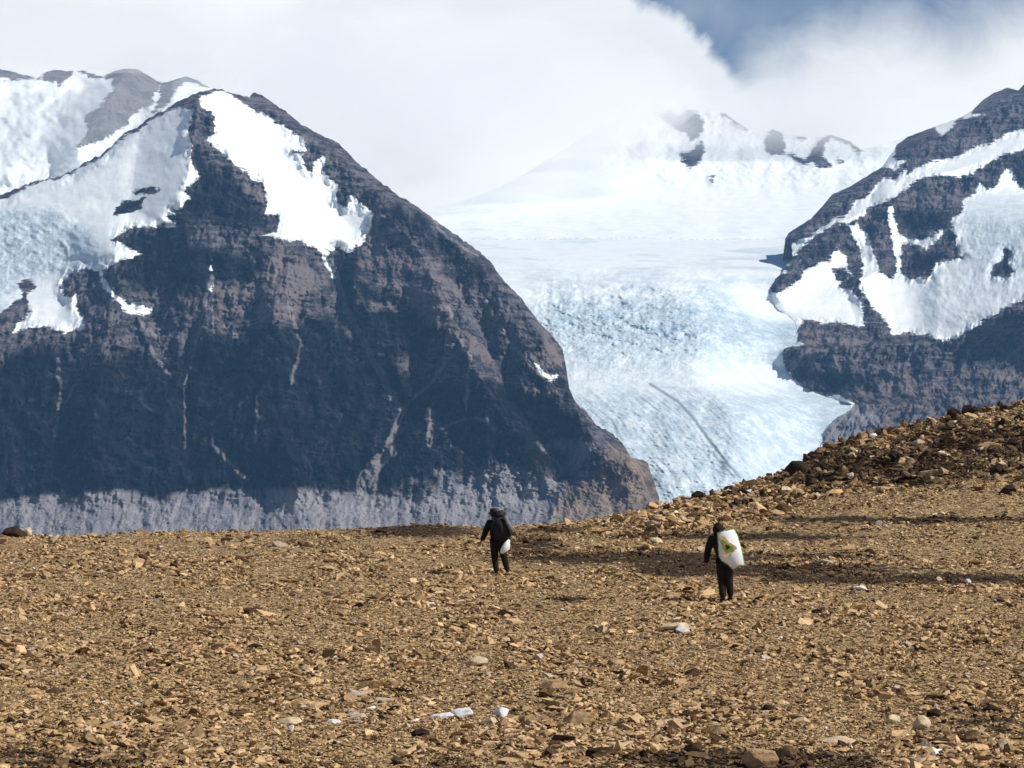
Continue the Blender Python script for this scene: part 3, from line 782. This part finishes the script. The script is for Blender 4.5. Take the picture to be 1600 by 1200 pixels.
def stone_cloud(name, px, Y, size, seed, mat, lift=0.12):
    x = (px - 800) / FPX * Y
    z = gz(x, Y)
    row = HOR + FPX * (CAMZ - z) / Y
    so_ = soil_shade(px, row)
    n = len(px)
    shapes = [rock_shape(seed + i, 9 + i % 4, [0.30, 0.5, 0.70, 0.24][i % 4], 0.42) for i in range(12)]
    which = rng.integers(0, 12, n)
    Vs, Fs, R, SO = [], [], [], []
    off_ = 0
    for k, (V, F) in enumerate(shapes):
        idx = np.where(which == k)[0]
        m = len(idx)
        if not m: continue
        a = rng.uniform(0, 2 * np.pi, m); tx = rng.normal(0, 0.32, m); ty = rng.normal(0, 0.32, m)
        s = size[idx]
        sx_ = s * rng.uniform(0.8, 1.9, m); sy_ = s * rng.uniform(0.7, 1.2, m); sz_ = s * rng.uniform(0.7, 1.1, m)
        v = V[None] * np.stack([sx_, sy_, sz_], 1)[:, None, :]
        # tilt about x then y, then turn about z
        y1 = v[..., 1] * np.cos(tx)[:, None] - v[..., 2] * np.sin(tx)[:, None]; z1 = v[..., 1] * np.sin(tx)[:, None] + v[..., 2] * np.cos(tx)[:, None]
        x1 = v[..., 0] * np.cos(ty)[:, None] + z1 * np.sin(ty)[:, None]; z2 = -v[..., 0] * np.sin(ty)[:, None] + z1 * np.cos(ty)[:, None]
        x2 = x1 * np.cos(a)[:, None] - y1 * np.sin(a)[:, None]; y2 = x1 * np.sin(a)[:, None] + y1 * np.cos(a)[:, None]
        w = np.stack([x2 + x[idx][:, None], y2 + Y[idx][:, None], z2 + (z[idx] + lift * s)[:, None]], -1)
        Vs.append(w.reshape(-1, 3))
        Fs.append((F[None] + (off_ + np.arange(m) * len(V))[:, None, None]).reshape(-1, 3))
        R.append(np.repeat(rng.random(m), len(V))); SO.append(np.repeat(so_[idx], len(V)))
        off_ += m * len(V)
    V = np.concatenate(Vs); F = np.concatenate(Fs).astype(np.int32)
    me = bpy.data.meshes.new(name)
    me.vertices.add(len(V)); me.vertices.foreach_set('co', V.ravel().astype(np.float32))
    me.loops.add(F.size); me.polygons.add(len(F))
    me.loops.foreach_set('vertex_index', F.ravel())
    me.polygons.foreach_set('loop_start', np.arange(0, F.size, 3, dtype=np.int32))
    me.polygons.foreach_set('use_smooth', np.zeros(len(F), bool))
    me.update(calc_edges=True)
    for k, v in (('rnd', np.concatenate(R)), ('soil_shade', np.concatenate(SO))):
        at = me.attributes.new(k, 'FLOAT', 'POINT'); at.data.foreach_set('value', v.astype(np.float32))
    me.materials.append(mat)
    o = bpy.data.objects.new(name, me); col.objects.link(o)
    return o


n = 205000
gy = 1 / rng.uniform(1 / 96, 1 / 25.5, n)
gp = rng.uniform(-150, 1750, n)
m_ = 42000
gy = np.concatenate([gy, 1 / rng.uniform(1 / 96, 1 / 22, m_)]); gp = np.concatenate([gp, np.where(rng.random(m_) < .5, rng.uniform(-750, -150, m_), rng.uniform(1750, 2350, m_))]); n += m_
sz = np.clip(0.034 * rng.pareto(2.8, n) + rng.uniform(0.025, 0.095, n), 0, 0.27) * (0.75 + 0.5 * (fbm(gp / 200, gy / 6, 91, 3) > 0))
sz = sz * np.interp(gy, [26, 36, 60, 96], [0.85, 0.9, 1.15, 1.35])
gravel = stone_cloud('gravel', gp, gy, sz, 100, MAT_STONE)
tag(gravel, 'loose tan gravel and small broken stones scattered over the plateau', kind='stuff')

# rubble of the slope on the right
n = 26000
gp = rng.uniform(900, 1800, n)
yc, zc = crest(gp)
t = rng.uniform(0.55, 1.03, n)
gy = 58 + (yc - 58) * t
keep = rng.random(n) < (0.2 + 0.8 * sstep(t, 0.62, 0.75)) * sstep(gp, 900, 1080)
gp, gy = gp[keep], gy[keep]
sz = np.clip(0.11 * rng.pareto(2.6, len(gp)) + 0.12, 0, 0.60)
rub = stone_cloud('rubble', gp, gy, sz, 300, MAT_STONE, lift=0.2)
tag(rub, 'small angular rubble covering the rising slope at right', kind='stuff')


# single rocks: each a thing of its own
def single_rock(name, px, py, w_px, h_px, mat, label, seed, group=None, sink=0.25, n=20, yaw=None, data=None, cat='rock', dpx=0.8, at=None):
    x, Y, z = at or ground_point(px, py)
    k = Y / FPX
    if data is None:
        w_px *= 1.3; h_px *= 1.3
        V, F = rock_shape(seed, n, 1.0, 0.28)
        me = bpy.data.meshes.new(name)
        me.from_pydata([tuple(v) for v in V], [], [tuple(int(i) for i in f) for f in F]); me.update()
        bm = bmesh.new(); bm.from_mesh(me)
        bmesh.ops.dissolve_limit(bm, angle_limit=0.12, verts=bm.verts, edges=bm.edges)
        bmesh.ops.bevel(bm, geom=list(bm.edges), offset=0.025, segments=1, affect='EDGES', clamp_overlap=True)
        bm.to_mesh(me); bm.free()
        me.materials.append(mat)
    else:
        me = data
    o = bpy.data.objects.new(name, me); col.objects.link(o)
    r = random.Random(seed * 7 + 1)
    o.location = (x, Y, z + h_px * k * (0.5 - sink))
    o.scale = (w_px * k, w_px * k * dpx, h_px * k * 1.15)
    o.rotation_euler = (r.uniform(-.2, .2), r.uniform(-.2, .2), r.uniform(0, 6.28) if yaw is None else yaw)
    tag(o, label, cat, group)
    return o


SINGLES = [
    (1052, 985, 52, 17, M_CREAM, 'cream slab with a dark undercut left side in front of the right hiker'),
    (1066, 987, 26, 12, M_PALE, 'small white stone at the right end of the cream slab'),
    (884, 940, 20, 6, M_DARK, 'flat dark stone on open gravel between the two hikers'),
    (720, 1117, 46, 15, M_PALE, 'bright white slab in the foreground, the largest of the three white ones'),
    (690, 1119, 40, 8, M_PALE, 'thin white sliver of stone touching the left side of the white slab'),
    (781, 1116, 32, 16, M_PALE, 'white topped pyramid shaped stone right of the white slab'),
    (650, 1125, 16, 6, M_PALE, 'little white chip left of the white slab'),
    (907, 1134, 46, 26, M_TAN, 'tan arch shaped rock with a dark hollow beneath it in the foreground'),
    (866, 1082, 54, 18, M_TAN, 'broad flat tan slab lying level in the middle foreground'),
    (744, 1040, 34, 15, M_CREAM, 'cream rounded stone standing above the white slabs'),
    (1085, 1190, 32, 24, M_DARK, 'dark brown boulder at the bottom edge right of centre'),
    (932, 1188, 30, 18, M_DARK, 'dark boulder at the bottom edge just right of the arch shaped rock'),
    (1190, 1203, 60, 34, M_TAN, 'large tan boulder at the bottom edge beside dark earth'),
    (965, 1172, 48, 12, M_CREAM, 'long pale stone lying low near the bottom edge'),
    (1045, 1137, 50, 9, M_CREAM, 'long thin cream slab lying on gravel below the cream undercut slab'),
    (1396, 1136, 26, 15, M_CREAM, 'cream block with a small white fleck at lower right'),
    (1440, 1142, 26, 20, M_CREAM, 'triangular cream stone beside the flecked cream block'),
    (1459, 1124, 24, 14, M_DARK, 'dark rounded stone above the triangular cream stone'),
    (1550, 1112, 34, 10, M_DARK, 'dark flat stone near the right edge of the foreground'),
    (1200, 1116, 20, 10, M_DARK, 'dark round stone alone on gravel in the lower right'),
    (1520, 1163, 34, 20, M_BROWN, 'brown rock in a darker patch at the lower right'),
    (1570, 1176, 24, 20, M_CREAM, 'cream ribbed stone near the lower right corner'),
    (1310, 1166, 62, 11, M_CREAM, 'wide pale slab lying low at the lower right'),
    (22, 838, 44, 17, M_DARK, 'dark rounded boulder on the crest at the far left'),
    (44, 836, 14, 14, M_CREAM, 'small cream stone leaning on the dark boulder at the far left'),
    (450, 1128, 44, 13, M_CREAM, 'cream slab in the lower left foreground'),
    (375, 1115, 34, 11, M_BROWN, 'brown wedge stone left of the cream slab'),
    (520, 1125, 22, 9, M_PALE, 'white chip on edge right of the lower left cream slab'),
    (455, 1142, 11, 12, M_PALE, 'tiny white upright stone under the lower left cream slab'),
    (398, 1015, 22, 7, M_DARK, 'dark sliver with pale rim on the left gravel'),
    (488, 1020, 12, 7, M_DARK, 'small dark stone right of the dark sliver'),
    (655, 1150, 30, 12, M_DARK, 'dark slanted stone below the white sliver'),
    (590, 975, 9, 4, M_PALE, 'tiny white stone on gravel left of centre'),
    (672, 945, 14, 4, M_PALE, 'small white flake below the left hiker'),
    (162, 1095, 14, 3, M_PALE, 'thin white flake on the left foreground gravel'),
    (40, 1130, 12, 4, M_PALE, 'small white chip near the lower left corner'),
    (1455, 746, 46, 19, M_TAN, 'broad tan slab halfway up the rubble slope'),
    (1545, 702, 38, 15, M_TAN, 'long tan boulder high on the rubble slope at right'),
    (1345, 922, 28, 10, M_PALE, 'pale stone below the dark earth band at right'),
    (1512, 911, 12, 9, M_PALE, 'small square white stone in the dark earth band at right'),
    (1466, 909, 12, 8, M_CREAM, 'small cream stone left of the square white stone'),
    (1290, 883, 22, 7, M_CREAM, 'low cream stone just above the dark earth band'),
    (1512, 645, 18, 18, M_DARK, 'dark square boulder standing on the skyline at right'),
    (1092, 780, 24, 15, M_DARK, 'dark round boulder standing on the slope skyline near the glacier'),
    (1576, 774, 26, 16, M_DARK, 'dark boulder at the foot of the rubble slope at right'),
    (1026, 852, 22, 10, M_CREAM, 'pale stone on the terrace between the hikers'),
    (1098, 862, 22, 8, M_CREAM, 'pale flat stone left of the right hiker'),
    (1250, 742, 38, 24, M_DARK, 'dark blocky boulder where the rubble slope steepens'),
]
for i, (px, py, w, h, mt, lab) in enumerate(SINGLES):
    single_rock('rock', px, py, w, h, mt, lab, 500 + i, yaw=random.Random(i).uniform(-.25, .25))

protoR = []
for i in range(14):
    V, F = rock_shape(900 + i, 13, 1.0, 0.5)
    me = bpy.data.meshes.new('boulder')
    me.from_pydata([tuple(v) for v in V], [], [tuple(int(q) for q in f) for f in F]); me.update()
    bm = bmesh.new(); bm.from_mesh(me)
    bmesh.ops.dissolve_limit(bm, angle_limit=0.12, verts=bm.verts, edges=bm.edges)
    bmesh.ops.bevel(bm, geom=list(bm.edges), offset=0.008, segments=1, affect='EDGES', clamp_overlap=True)
    bm.to_mesh(me); bm.free()
    me.materials.append((M_BROWN, M_DARK, M_TAN, M_BROWN, M_DARK, M_CREAM, M_DARK)[i % 7])
    protoR.append(me)
R = random.Random(21)
for i in range(250):
    px = R.uniform(1075, 1612)
    Yc, zc = crest(np.array(float(px)))
    t = R.uniform(0.66, 1.0) if i % 6 else R.uniform(0.98, 1.01)
    Y = 58 + (float(Yc) - 58) * t
    x = (px - 800) / FPX * Y
    z = float(gz(x, Y))
    w = R.uniform(13, 32) * (1.3 if R.random() < .12 else 1) * (0.7 + 0.3 * (px - 1075) / 500)
    me = R.choice(protoR)
    single_rock('boulder', px, 0, w, w * R.uniform(.45, .85), None, 'angular boulder among many on the rubble slope at right', 3000 + i, 'boulders on the rubble slope', sink=0.2, data=me, cat='boulder', at=(x, Y, z))


# ------------------------------------------------------------------ people
def plain(name, c, rough=0.8, nscale=40, var=0.35):
    m, N, b = new_mat(name)
    tc = N.n('ShaderNodeTexCoord').outputs['Object']
    nz = N.noise(tc, nscale, 4, 0.6)
    N.put(b.inputs['Base Color'], N.mix(N.step(nz, 0.35, 0.65), tuple(q * (1 - var) for q in c), c))
    b.inputs['Roughness'].default_value = rough
    bm = N.n('ShaderNodeBump', ins={'Strength': 0.4, 'Distance': 0.01, 'Height': nz}); N.put(b.inputs['Normal'], bm.outputs[0])
    return m


M_SKIN = plain('skin', (0.30, 0.17, 0.11))
M_JKT = plain('dark_jacket', (0.016, 0.010, 0.008), nscale=14)
M_TRS = plain('dark_trousers', (0.018, 0.012, 0.010), nscale=14)
M_BOOT = plain('boot_leather', (0.03, 0.018, 0.010))
M_HAIR = plain('dark_hair', (0.015, 0.010, 0.008))
M_PACK = plain('dark_pack', (0.030, 0.026, 0.030), nscale=12)
M_GREY = plain('grey_roll', (0.22, 0.21, 0.22), nscale=12)
M_WHITE = plain('white_cover', (0.80, 0.83, 0.86), nscale=7, var=0.14)
M_GREEN = plain('green_trim', (0.20, 0.30, 0.05))
M_BEIGE = plain('beige_print', (0.62, 0.45, 0.28))


def skin_mesh(name, pts, edges, radii, mat, parent, root=0, sub=2):
    me = bpy.data.meshes.new(name)
    me.from_pydata(pts, edges, []); me.update()
    o = bpy.data.objects.new(name, me); col.objects.link(o)
    md = o.modifiers.new('skin', 'SKIN'); md.use_smooth_shade = True
    if not me.skin_vertices:
        bm = bmesh.new(); bm.from_mesh(me); bm.verts.layers.skin.verify(); bm.to_mesh(me); bm.free()
    for i, sv in enumerate(me.skin_vertices[0].data):
        r = radii[i]
        sv.radius = r if isinstance(r, tuple) else (r, r)
        sv.use_root = (i == root)
    ss_ = o.modifiers.new('sub', 'SUBSURF'); ss_.levels = sub; ss_.render_levels = sub
    me.materials.append(mat)
    o.parent = parent
    return o


class Sk:
    def __init__(self): self.p, self.e, self.r = [], [], []
    def add(self, co, r, link=None):
        self.p.append(tuple(co)); self.r.append(r)
        if link is not None: self.e.append((link, len(self.p) - 1))
        return len(self.p) - 1
    def chain(self, cos, rs, link=None):
        ids = []
        for c, r in zip(cos, rs):
            link = self.add(c, r, link); ids.append(link)
        return ids


def ellipsoid(bm, c, r, seg=20, ring=14, rot=None):
    M = Matrix.Translation(c) @ (rot or Matrix.Identity(4)) @ Matrix.Diagonal((*r, 1))
    bmesh.ops.create_uvsphere(bm, u_segments=seg, v_segments=ring, radius=1, matrix=M)


def done(bm, name, mat, parent, smooth=True):
    me = bpy.data.meshes.new(name); bm.to_mesh(me); bm.free()
    for p in me.polygons: p.use_smooth = smooth
    me.materials.append(mat)
    o = bpy.data.objects.new(name, me); col.objects.link(o); o.parent = parent
    return o


def person(px, py, J, label, face=1.0, hat=True):
    """J: joint table in metres, x right, y away, z up, origin between the feet"""
    x, Y, z = ground_point(px, py)
    e = bpy.data.objects.new('person', None); col.objects.link(e)
    e.location = (x, Y, z - 0.02); tag(e, label, 'person', 'hikers')
    V = lambda k: Vector(J[k])
    # body: one continuous skin
    s = Sk()
    pel, chest, neck = V('pelvis'), V('chest'), V('neck')
    i0 = s.add(pel, (0.13, 0.10)); i1 = s.add((pel + chest) / 2, (0.12, 0.095), i0); i2 = s.add(chest, (0.15, 0.11), i1); i3 = s.add(neck, 0.055, i2)
    hd = V('head')
    i4 = s.add(neck.lerp(hd, 0.45), 0.055, i3); i5 = s.add(hd + Vector((0, 0, 0.01)), (0.078, 0.092), i4); s.add(hd + Vector((0, 0, 0.085)), (0.06, 0.07), i5)
    fd = Vector(J['look']).normalized()
    s.add(hd + fd * 0.085 + Vector((0, 0, -0.015)), 0.016, i5)      # nose
    s.add(hd + fd * 0.055 + Vector((0, 0, -0.075)), 0.030, i4)      # chin
    for sd in ('l', 'r'):
        sh, el, wr = V('sh_' + sd), V('el_' + sd), V('wr_' + sd)
        ids = s.chain([sh, sh.lerp(el, .5), el, el.lerp(wr, .5), wr], [0.062, 0.050, 0.042, 0.036, 0.026], i2)
        dr = (wr - el).normalized()
        palm = wr + dr * 0.055
        side = dr.cross(Vector((0, 1, 0))).normalized() if abs(dr.y) < .9 else Vector((1, 0, 0))
        ip = s.add(palm, (0.036, 0.018), ids[-1])
        inw = dr.cross(side)
        for f, (o_, L) in enumerate(((-0.030, .062), (-0.010, .074), (0.010, .070), (0.029, .055))):
            b0 = palm + dr * 0.035 + side * o_
            s.chain([b0, b0 + dr * L * .5 + inw * .008, b0 + dr * L * .85 + inw * .028], [0.0095, 0.0085, 0.0075], ip)
        b0 = palm - dr * 0.01 + side * -0.042
        s.chain([b0, b0 + dr * .03 - side * .018 + inw * .012, b0 + dr * .055 - side * .018 + inw * .03], [0.012, 0.010, 0.009], ip)
        hp, kn, an = V('hip_' + sd), V('kn_' + sd), V('an_' + sd)
        ids = s.chain([hp, hp.lerp(kn, .5), kn, kn.lerp(an, .4), an], [0.085, 0.072, 0.054, 0.050, 0.036], i0)
        toe = V('toe_' + sd)
        s.chain([an.lerp(toe, .45) + Vector((0, 0, -.02)), toe], [0.04, 0.03], ids[-1])
    skin_mesh('body', s.p, s.e, s.r, M_SKIN, e)
    # jacket
    s = Sk()
    i0 = s.add(pel + Vector((0, 0, -.06)), (0.215, 0.17)); i1 = s.add((pel + chest) / 2, (0.20, 0.16), i0); i2 = s.add(chest, (0.215, 0.16), i1); s.add(neck + Vector((0, 0, -.01)), 0.078, i2)
    for sd in ('l', 'r'):
        sh, el, wr = V('sh_' + sd), V('el_' + sd), V('wr_' + sd)
        s.chain([sh, sh.lerp(el, .5), el, el.lerp(wr, .5), wr.lerp(el, .06)], [0.10, 0.092, 0.082, 0.072, 0.055], i2)
    skin_mesh('jacket', s.p, s.e, s.r, M_JKT, e)
    s = Sk()
    i0 = s.add(pel, (0.165, 0.135))
    for sd in ('l', 'r'):
        hp, kn, an = V('hip_' + sd), V('kn_' + sd), V('an_' + sd)
        s.chain([hp, hp.lerp(kn, .5), kn, kn.lerp(an, .5), an + Vector((0, 0, .02))], [0.125, 0.115, 0.095, 0.085, 0.072], i0)
    skin_mesh('trousers', s.p, s.e, s.r, M_TRS, e)
    for sd in ('l', 'r'):
        an, toe = V('an_' + sd), V('toe_' + sd)
        s = Sk(); s.chain([an + Vector((0, 0, .06)), an + Vector((0, 0, -.01)), an.lerp(toe, .5) + Vector((0, 0, -.015)), toe], [0.056, 0.060, 0.052, 0.042])
        skin_mesh('boot', s.p, s.e, s.r, M_BOOT, e)
    bm = bmesh.new()
    ellipsoid(bm, hd + Vector((0, 0, 0.035)) - fd * 0.02, (0.100, 0.108, 0.105))
    if hat:
        bmesh.ops.create_cone(bm, cap_ends=True, segments=24, radius1=0.155, radius2=0.11, depth=0.03, matrix=Matrix.Translation(hd + Vector((0, 0, 0.045))))
        ellipsoid(bm, hd + Vector((0, 0, 0.10)), (0.092, 0.098, 0.07))
    h = done(bm, 'hat' if hat else 'hair', M_JKT if hat else M_HAIR, e)
    if not hat:      # hood pushed up round the head and neck
        bm = bmesh.new()
        ellipsoid(bm, hd + Vector((0, 0, -.02)) - fd * .035, (.125, .125, .15)); ellipsoid(bm, neck + Vector((.01, 0, .0)) - fd * .03, (.15, .13, .10))
        done(bm, 'hood', M_JKT, e)
    # face
    bm = bmesh.new()
    sdv = fd.cross(Vector((0, 0, 1))).normalized()
    for q in (-1, 1):
        ellipsoid(bm, hd + fd * 0.088 + sdv * 0.03 * q + Vector((0, 0, 0.012)), (0.012, 0.012, 0.009), 8, 6)
    done(bm, 'eyes', M_HAIR, e)
    return e


J1 = dict(pelvis=(0, 0, .92), chest=(-.05, 0, 1.28), neck=(-.07, 0, 1.46), head=(-.085, 0, 1.59), look=(-.75, .65, -.1),
          sh_l=(-.21, .03, 1.37), el_l=(-.30, -.02, 1.10), wr_l=(-.40, -.06, .90), sh_r=(.10, .0, 1.36), el_r=(.22, .0, 1.12), wr_r=(.22, .04, .90),
          hip_l=(-.07, 0, .88), kn_l=(-.05, .02, .48), an_l=(0.0, .0, .09), toe_l=(-.10, .10, .04), hip_r=(.09, 0, .88), kn_r=(.19, .04, .50), an_r=(.28, .12, .12), toe_r=(.24, .24, .04))
p1 = person(776, 897, J1, 'dark clothed hiker in a hat mid stride near the crest, left of the other hiker', hat=True)
J2 = dict(pelvis=(.02, 0, .92), chest=(-.06, 0, 1.30), neck=(-.10, 0, 1.48), head=(-.13, .0, 1.62), look=(-.6, .8, -.15),
          sh_l=(-.27, .0, 1.39), el_l=(-.35, -.02, 1.10), wr_l=(-.37, .03, .84), sh_r=(.10, .0, 1.38), el_r=(.16, .06, 1.12), wr_r=(.08, .14, .95),
          hip_l=(-.06, 0, .88), kn_l=(-.03, .05, .48), an_l=(.0, .0, .09), toe_l=(-.05, .12, .04), hip_r=(.11, 0, .88), kn_r=(.13, .0, .48), an_r=(.17, .10, .11), toe_r=(.13, .22, .05))
p2 = person(1130, 941, J2, 'dark clothed hiker walking away with a big white covered pack on the back', hat=False)


def rbox(bm, c, size, rot=(0, 0, 0), bev=0.03, seg=3):
    M = Matrix.Translation(c) @ Matrix.Rotation(rot[2], 4, 'Z') @ Matrix.Rotation(rot[1], 4, 'Y') @ Matrix.Rotation(rot[0], 4, 'X') @ Matrix.Diagonal((*size, 1))
    r = bmesh.ops.create_cube(bm, size=1, matrix=M)
    es = list({e for v in r['verts'] for e in v.link_edges})
    bmesh.ops.bevel(bm, geom=es, offset=bev, segments=seg, affect='EDGES', clamp_overlap=True)


def pack(anchor, label, cat):
    e = bpy.data.objects.new('backpack', None); col.objects.link(e); e.location = anchor.location; tag(e, label, cat)
    return e


# left hiker: dark pack with a pale bed roll along its outer side, and a white bag at the hip
b1 = pack(p1, 'dark backpack with a pale rolled mat on the left hiker', 'backpack')
bm = bmesh.new(); rbox(bm, (.14, -.18, 1.24), (.48, .34, .66), (0, -.28, .2), .10); done(bm, 'bag', M_PACK, b1)
bm = bmesh.new(); rbox(bm, (.08, -.15, 1.60), (.32, .26, .20), (0, -.2, .2), .06); done(bm, 'lid', M_PACK, b1)
bm = bmesh.new(); bmesh.ops.create_cone(bm, cap_ends=True, segments=20, radius1=.055, radius2=.055, depth=.46, matrix=Matrix.Translation((.31, -.34, 1.36)) @ Matrix.Rotation(-.42, 4, 'Y')); done(bm, 'rolled_mat', M_GREY, b1)
bm = bmesh.new()
for q in (-.16, .05):
    rbox(bm, (q, .02, 1.40), (.045, .30, .02), (0, 0, 0), .008, 1); rbox(bm, (q, .15, 1.28), (.045, .02, .26), (0, 0, 0), .008, 1)
done(bm, 'shoulder_strap', M_PACK, b1)
w1 = bpy.data.objects.new('bag', None); col.objects.link(w1); w1.location = p1.location; tag(w1, 'small white bag with green rim hanging at the left hiker\'s hip', 'bag')


def leaf_pouch(bm, outline, th, y0, inset=0.0):
    """a padded pouch: outline in x,z swelling towards the middle of its thickness"""
    cx = sum(p[0] for p in outline) / len(outline); cz_ = sum(p[1] for p in outline) / len(outline)
    rings = []
    for yy, k in ((-th / 2, .90), (-th / 4, .985), (0, 1.0), (th / 4, .985), (th / 2, .90)):
        rings.append([bm.verts.new((cx + (a - cx) * (k - inset), y0 + yy, cz_ + (c - cz_) * (k - inset))) for a, c in outline])
    m = len(outline)
    for r0, r1 in zip(rings[:-1], rings[1:]):
        for i in range(m):
            bm.faces.new((r0[i], r0[(i + 1) % m], r1[(i + 1) % m], r1[i]))
    bm.faces.new(rings[0]); bm.faces.new(rings[-1][::-1])
    bmesh.ops.recalc_face_normals(bm, faces=bm.faces)


out1 = [(.09, .63), (.11, .72), (.16, .82), (.24, .93), (.31, .98), (.34, .95), (.345, .84), (.34, .73), (.28, .66), (.18, .61), (.12, .60)]
bm = bmesh.new(); leaf_pouch(bm, out1, .10, -.19); done(bm, 'pouch', M_WHITE, w1)
bm = bmesh.new()
q = out1 + out1[:1]
for a, c in zip(q[:-1], q[1:]):
    A = Vector((a[0], -.19, a[1])); B = Vector((c[0], -.19, c[1])); dv = B - A
    bmesh.ops.create_cone(bm, cap_ends=True, segments=8, radius1=.012, radius2=.012, depth=dv.length * 1.1, matrix=Matrix.Translation((A + B) / 2) @ dv.to_track_quat('Z', 'Y').to_matrix().to_4x4())
done(bm, 'rim', M_GREEN, w1)
bm = bmesh.new(); rbox(bm, (.10, -.16, 1.12), (.03, .02, .56), (0, -.45, 0), .006, 1); done(bm, 'strap', M_PACK, w1)

# right hiker: tall white covered board with green rim and a green and beige mark
b2 = pack(p2, 'tall white pack cover with green rim and green mark on the right hiker', 'backpack')
k2 = p2.location.y / FPX


def sheet(px, py):
    return ((px - 800) * k2 - p2.location.x, CAMZ + (HOR - py) * k2 - p2.location.z)


o2 = [sheet(*p) for p in ((1120, 832), (1132, 828.5), (1145, 826), (1150, 835), (1155, 851), (1162, 882), (1152, 884), (1144, 889), (1136, 881), (1126, 875), (1122, 868), (1121, 850))]
bm = bmesh.new(); leaf_pouch(bm, [(a, c) for a, c in o2], .16, -.22, inset=.0); done(bm, 'cover', M_WHITE, b2)
bm = bmesh.new(); q = o2 + o2[:1]
for a, c in zip(q[:-1], q[1:]):
    A = Vector((a[0], -.24, a[1])); B = Vector((c[0], -.24, c[1])); dv = B - A
    bmesh.ops.create_cone(bm, cap_ends=True, segments=8, radius1=.017, radius2=.017, depth=dv.length * 1.08, matrix=Matrix.Translation((A + B) / 2) @ dv.to_track_quat('Z', 'Y').to_matrix().to_4x4())
done(bm, 'rim', M_GREEN, b2)


def patch(name, pts_, mat, y, th=.006):
    bm = bmesh.new()
    vs = [bm.verts.new((*(lambda s_: (s_[0], y, s_[1]))(sheet(*p)),)) for p in pts_]
    f = bm.faces.new(vs)
    r = bmesh.ops.extrude_face_region(bm, geom=[f])
    bmesh.ops.translate(bm, verts=[v for v in r['geom'] if isinstance(v, bmesh.types.BMVert)], vec=(0, -th, 0))
    bmesh.ops.recalc_face_normals(bm, faces=bm.faces)
    return done(bm, name, mat, b2, False)


patch('mark', [(1124, 836), (1130, 836), (1137, 846), (1148, 852), (1150, 856), (1143, 862), (1137, 867), (1133, 872), (1127, 868), (1129, 858), (1124, 846)], M_BEIGE, -.3035)
patch('mark', [(1124, 842), (1129, 842), (1135, 848), (1144, 853), (1145, 860), (1138, 861), (1134, 864), (1130, 856)], M_GREEN, -.3105)
patch('mark', [(1132, 850), (1136, 851), (1140, 854), (1134, 858)], M_BOOT, -.3175)
bm = bmesh.new(); rbox(bm, (.03, -.13, 1.22), (.34, .10, .55), (0, -.15, .1), .04); done(bm, 'pack_frame', M_PACK, b2)
bm = bmesh.new()
for q in (-.20, .05):
    rbox(bm, (q, .02, 1.44), (.045, .30, .02), (0, 0, 0), .008, 1); rbox(bm, (q, .15, 1.32), (.045, .02, .26), (0, 0, 0), .008, 1)
done(bm, 'shoulder_strap', M_PACK, b2)

# ------------------------------------------------------------------ low cloud on the snow plateau, beyond the haze
mist = bpy.data.materials.new('cloud_mist'); mist.use_nodes = True
Mi = NT(mist.node_tree)
pm = Mi.n('ShaderNodeVolumePrincipled', ins={'Color': (0.99, 0.99, 0.985), 'Density': 0.0011, 'Anisotropy': 0.0})
Mi.n('ShaderNodeOutputMaterial', ins={'Volume': pm.outputs[0]})
CLOUDS = [  # column, row, distance, half width, half height, half depth (photo pixels at that distance)
    (660, 250, 7600, 250, 110, 110), (800, 200, 7900, 260, 105, 110), (930, 160, 8300, 170, 70, 90), (1010, 145, 8600, 90, 55, 70), (560, 180, 7800, 240, 120, 110),
    (720, 130, 8600, 330, 110, 120), (1330, 170, 8900, 230, 55, 80), (250, 60, 9700, 380, 52, 90), (430, 130, 9200, 150, 75, 80), (150, 190, 7400, 330, 105, 42), (1190, 205, 9000, 260, 75, 80)]
for i, (cx, cy, Y, rx, ry, rd) in enumerate(CLOUDS):
    bm = bmesh.new()
    bmesh.ops.create_icosphere(bm, subdivisions=5, radius=1)
    co = np.array([v.co[:] for v in bm.verts])
    w_ = 1 + 0.34 * fbm(co[:, 0] * 1.7 + co[:, 1] * .9 + i * 9, co[:, 2] * 1.7 + co[:, 1] * .6, 800 + i, 4, .5)
    for v, q in zip(bm.verts, w_):
        v.co *= float(q)
    k = Y / FPX
    bmesh.ops.scale(bm, vec=(rx * k, rd * k * 1.6, ry * k), verts=bm.verts)
    me = bpy.data.meshes.new('cloud'); bm.to_mesh(me); bm.free()
    me.materials.append(mist)
    o = bpy.data.objects.new('cloud', me); col.objects.link(o)
    o.location = ((cx - 800) * k, Y, CAMZ + (HOR - cy) * k)
    tag(o, 'soft white cloud lying on the snow peaks behind the two mountains', group='clouds on the snow peaks', kind='stuff')

# ------------------------------------------------------------------ haze
bm = bmesh.new()
bmesh.ops.create_cube(bm, size=1, matrix=Matrix.Translation((0, 2950, 400)) @ Matrix.Diagonal((16400, 6500, 1200, 1)))
me = bpy.data.meshes.new('haze'); bm.to_mesh(me); bm.free()
hz = bpy.data.objects.new('haze', me); col.objects.link(hz)
hm = bpy.data.materials.new('haze'); hm.use_nodes = True
H = NT(hm.node_tree)
pv = H.n('ShaderNodeVolumePrincipled', ins={'Color': (0.22, 0.50, 0.93), 'Density': 4.2e-5, 'Anisotropy': 0.0})
H.n('ShaderNodeOutputMaterial', ins={'Volume': pv.outputs[0]})
me.materials.append(hm)
tag(hz, 'thin blue air between the viewer and the far mountains', kind='stuff')
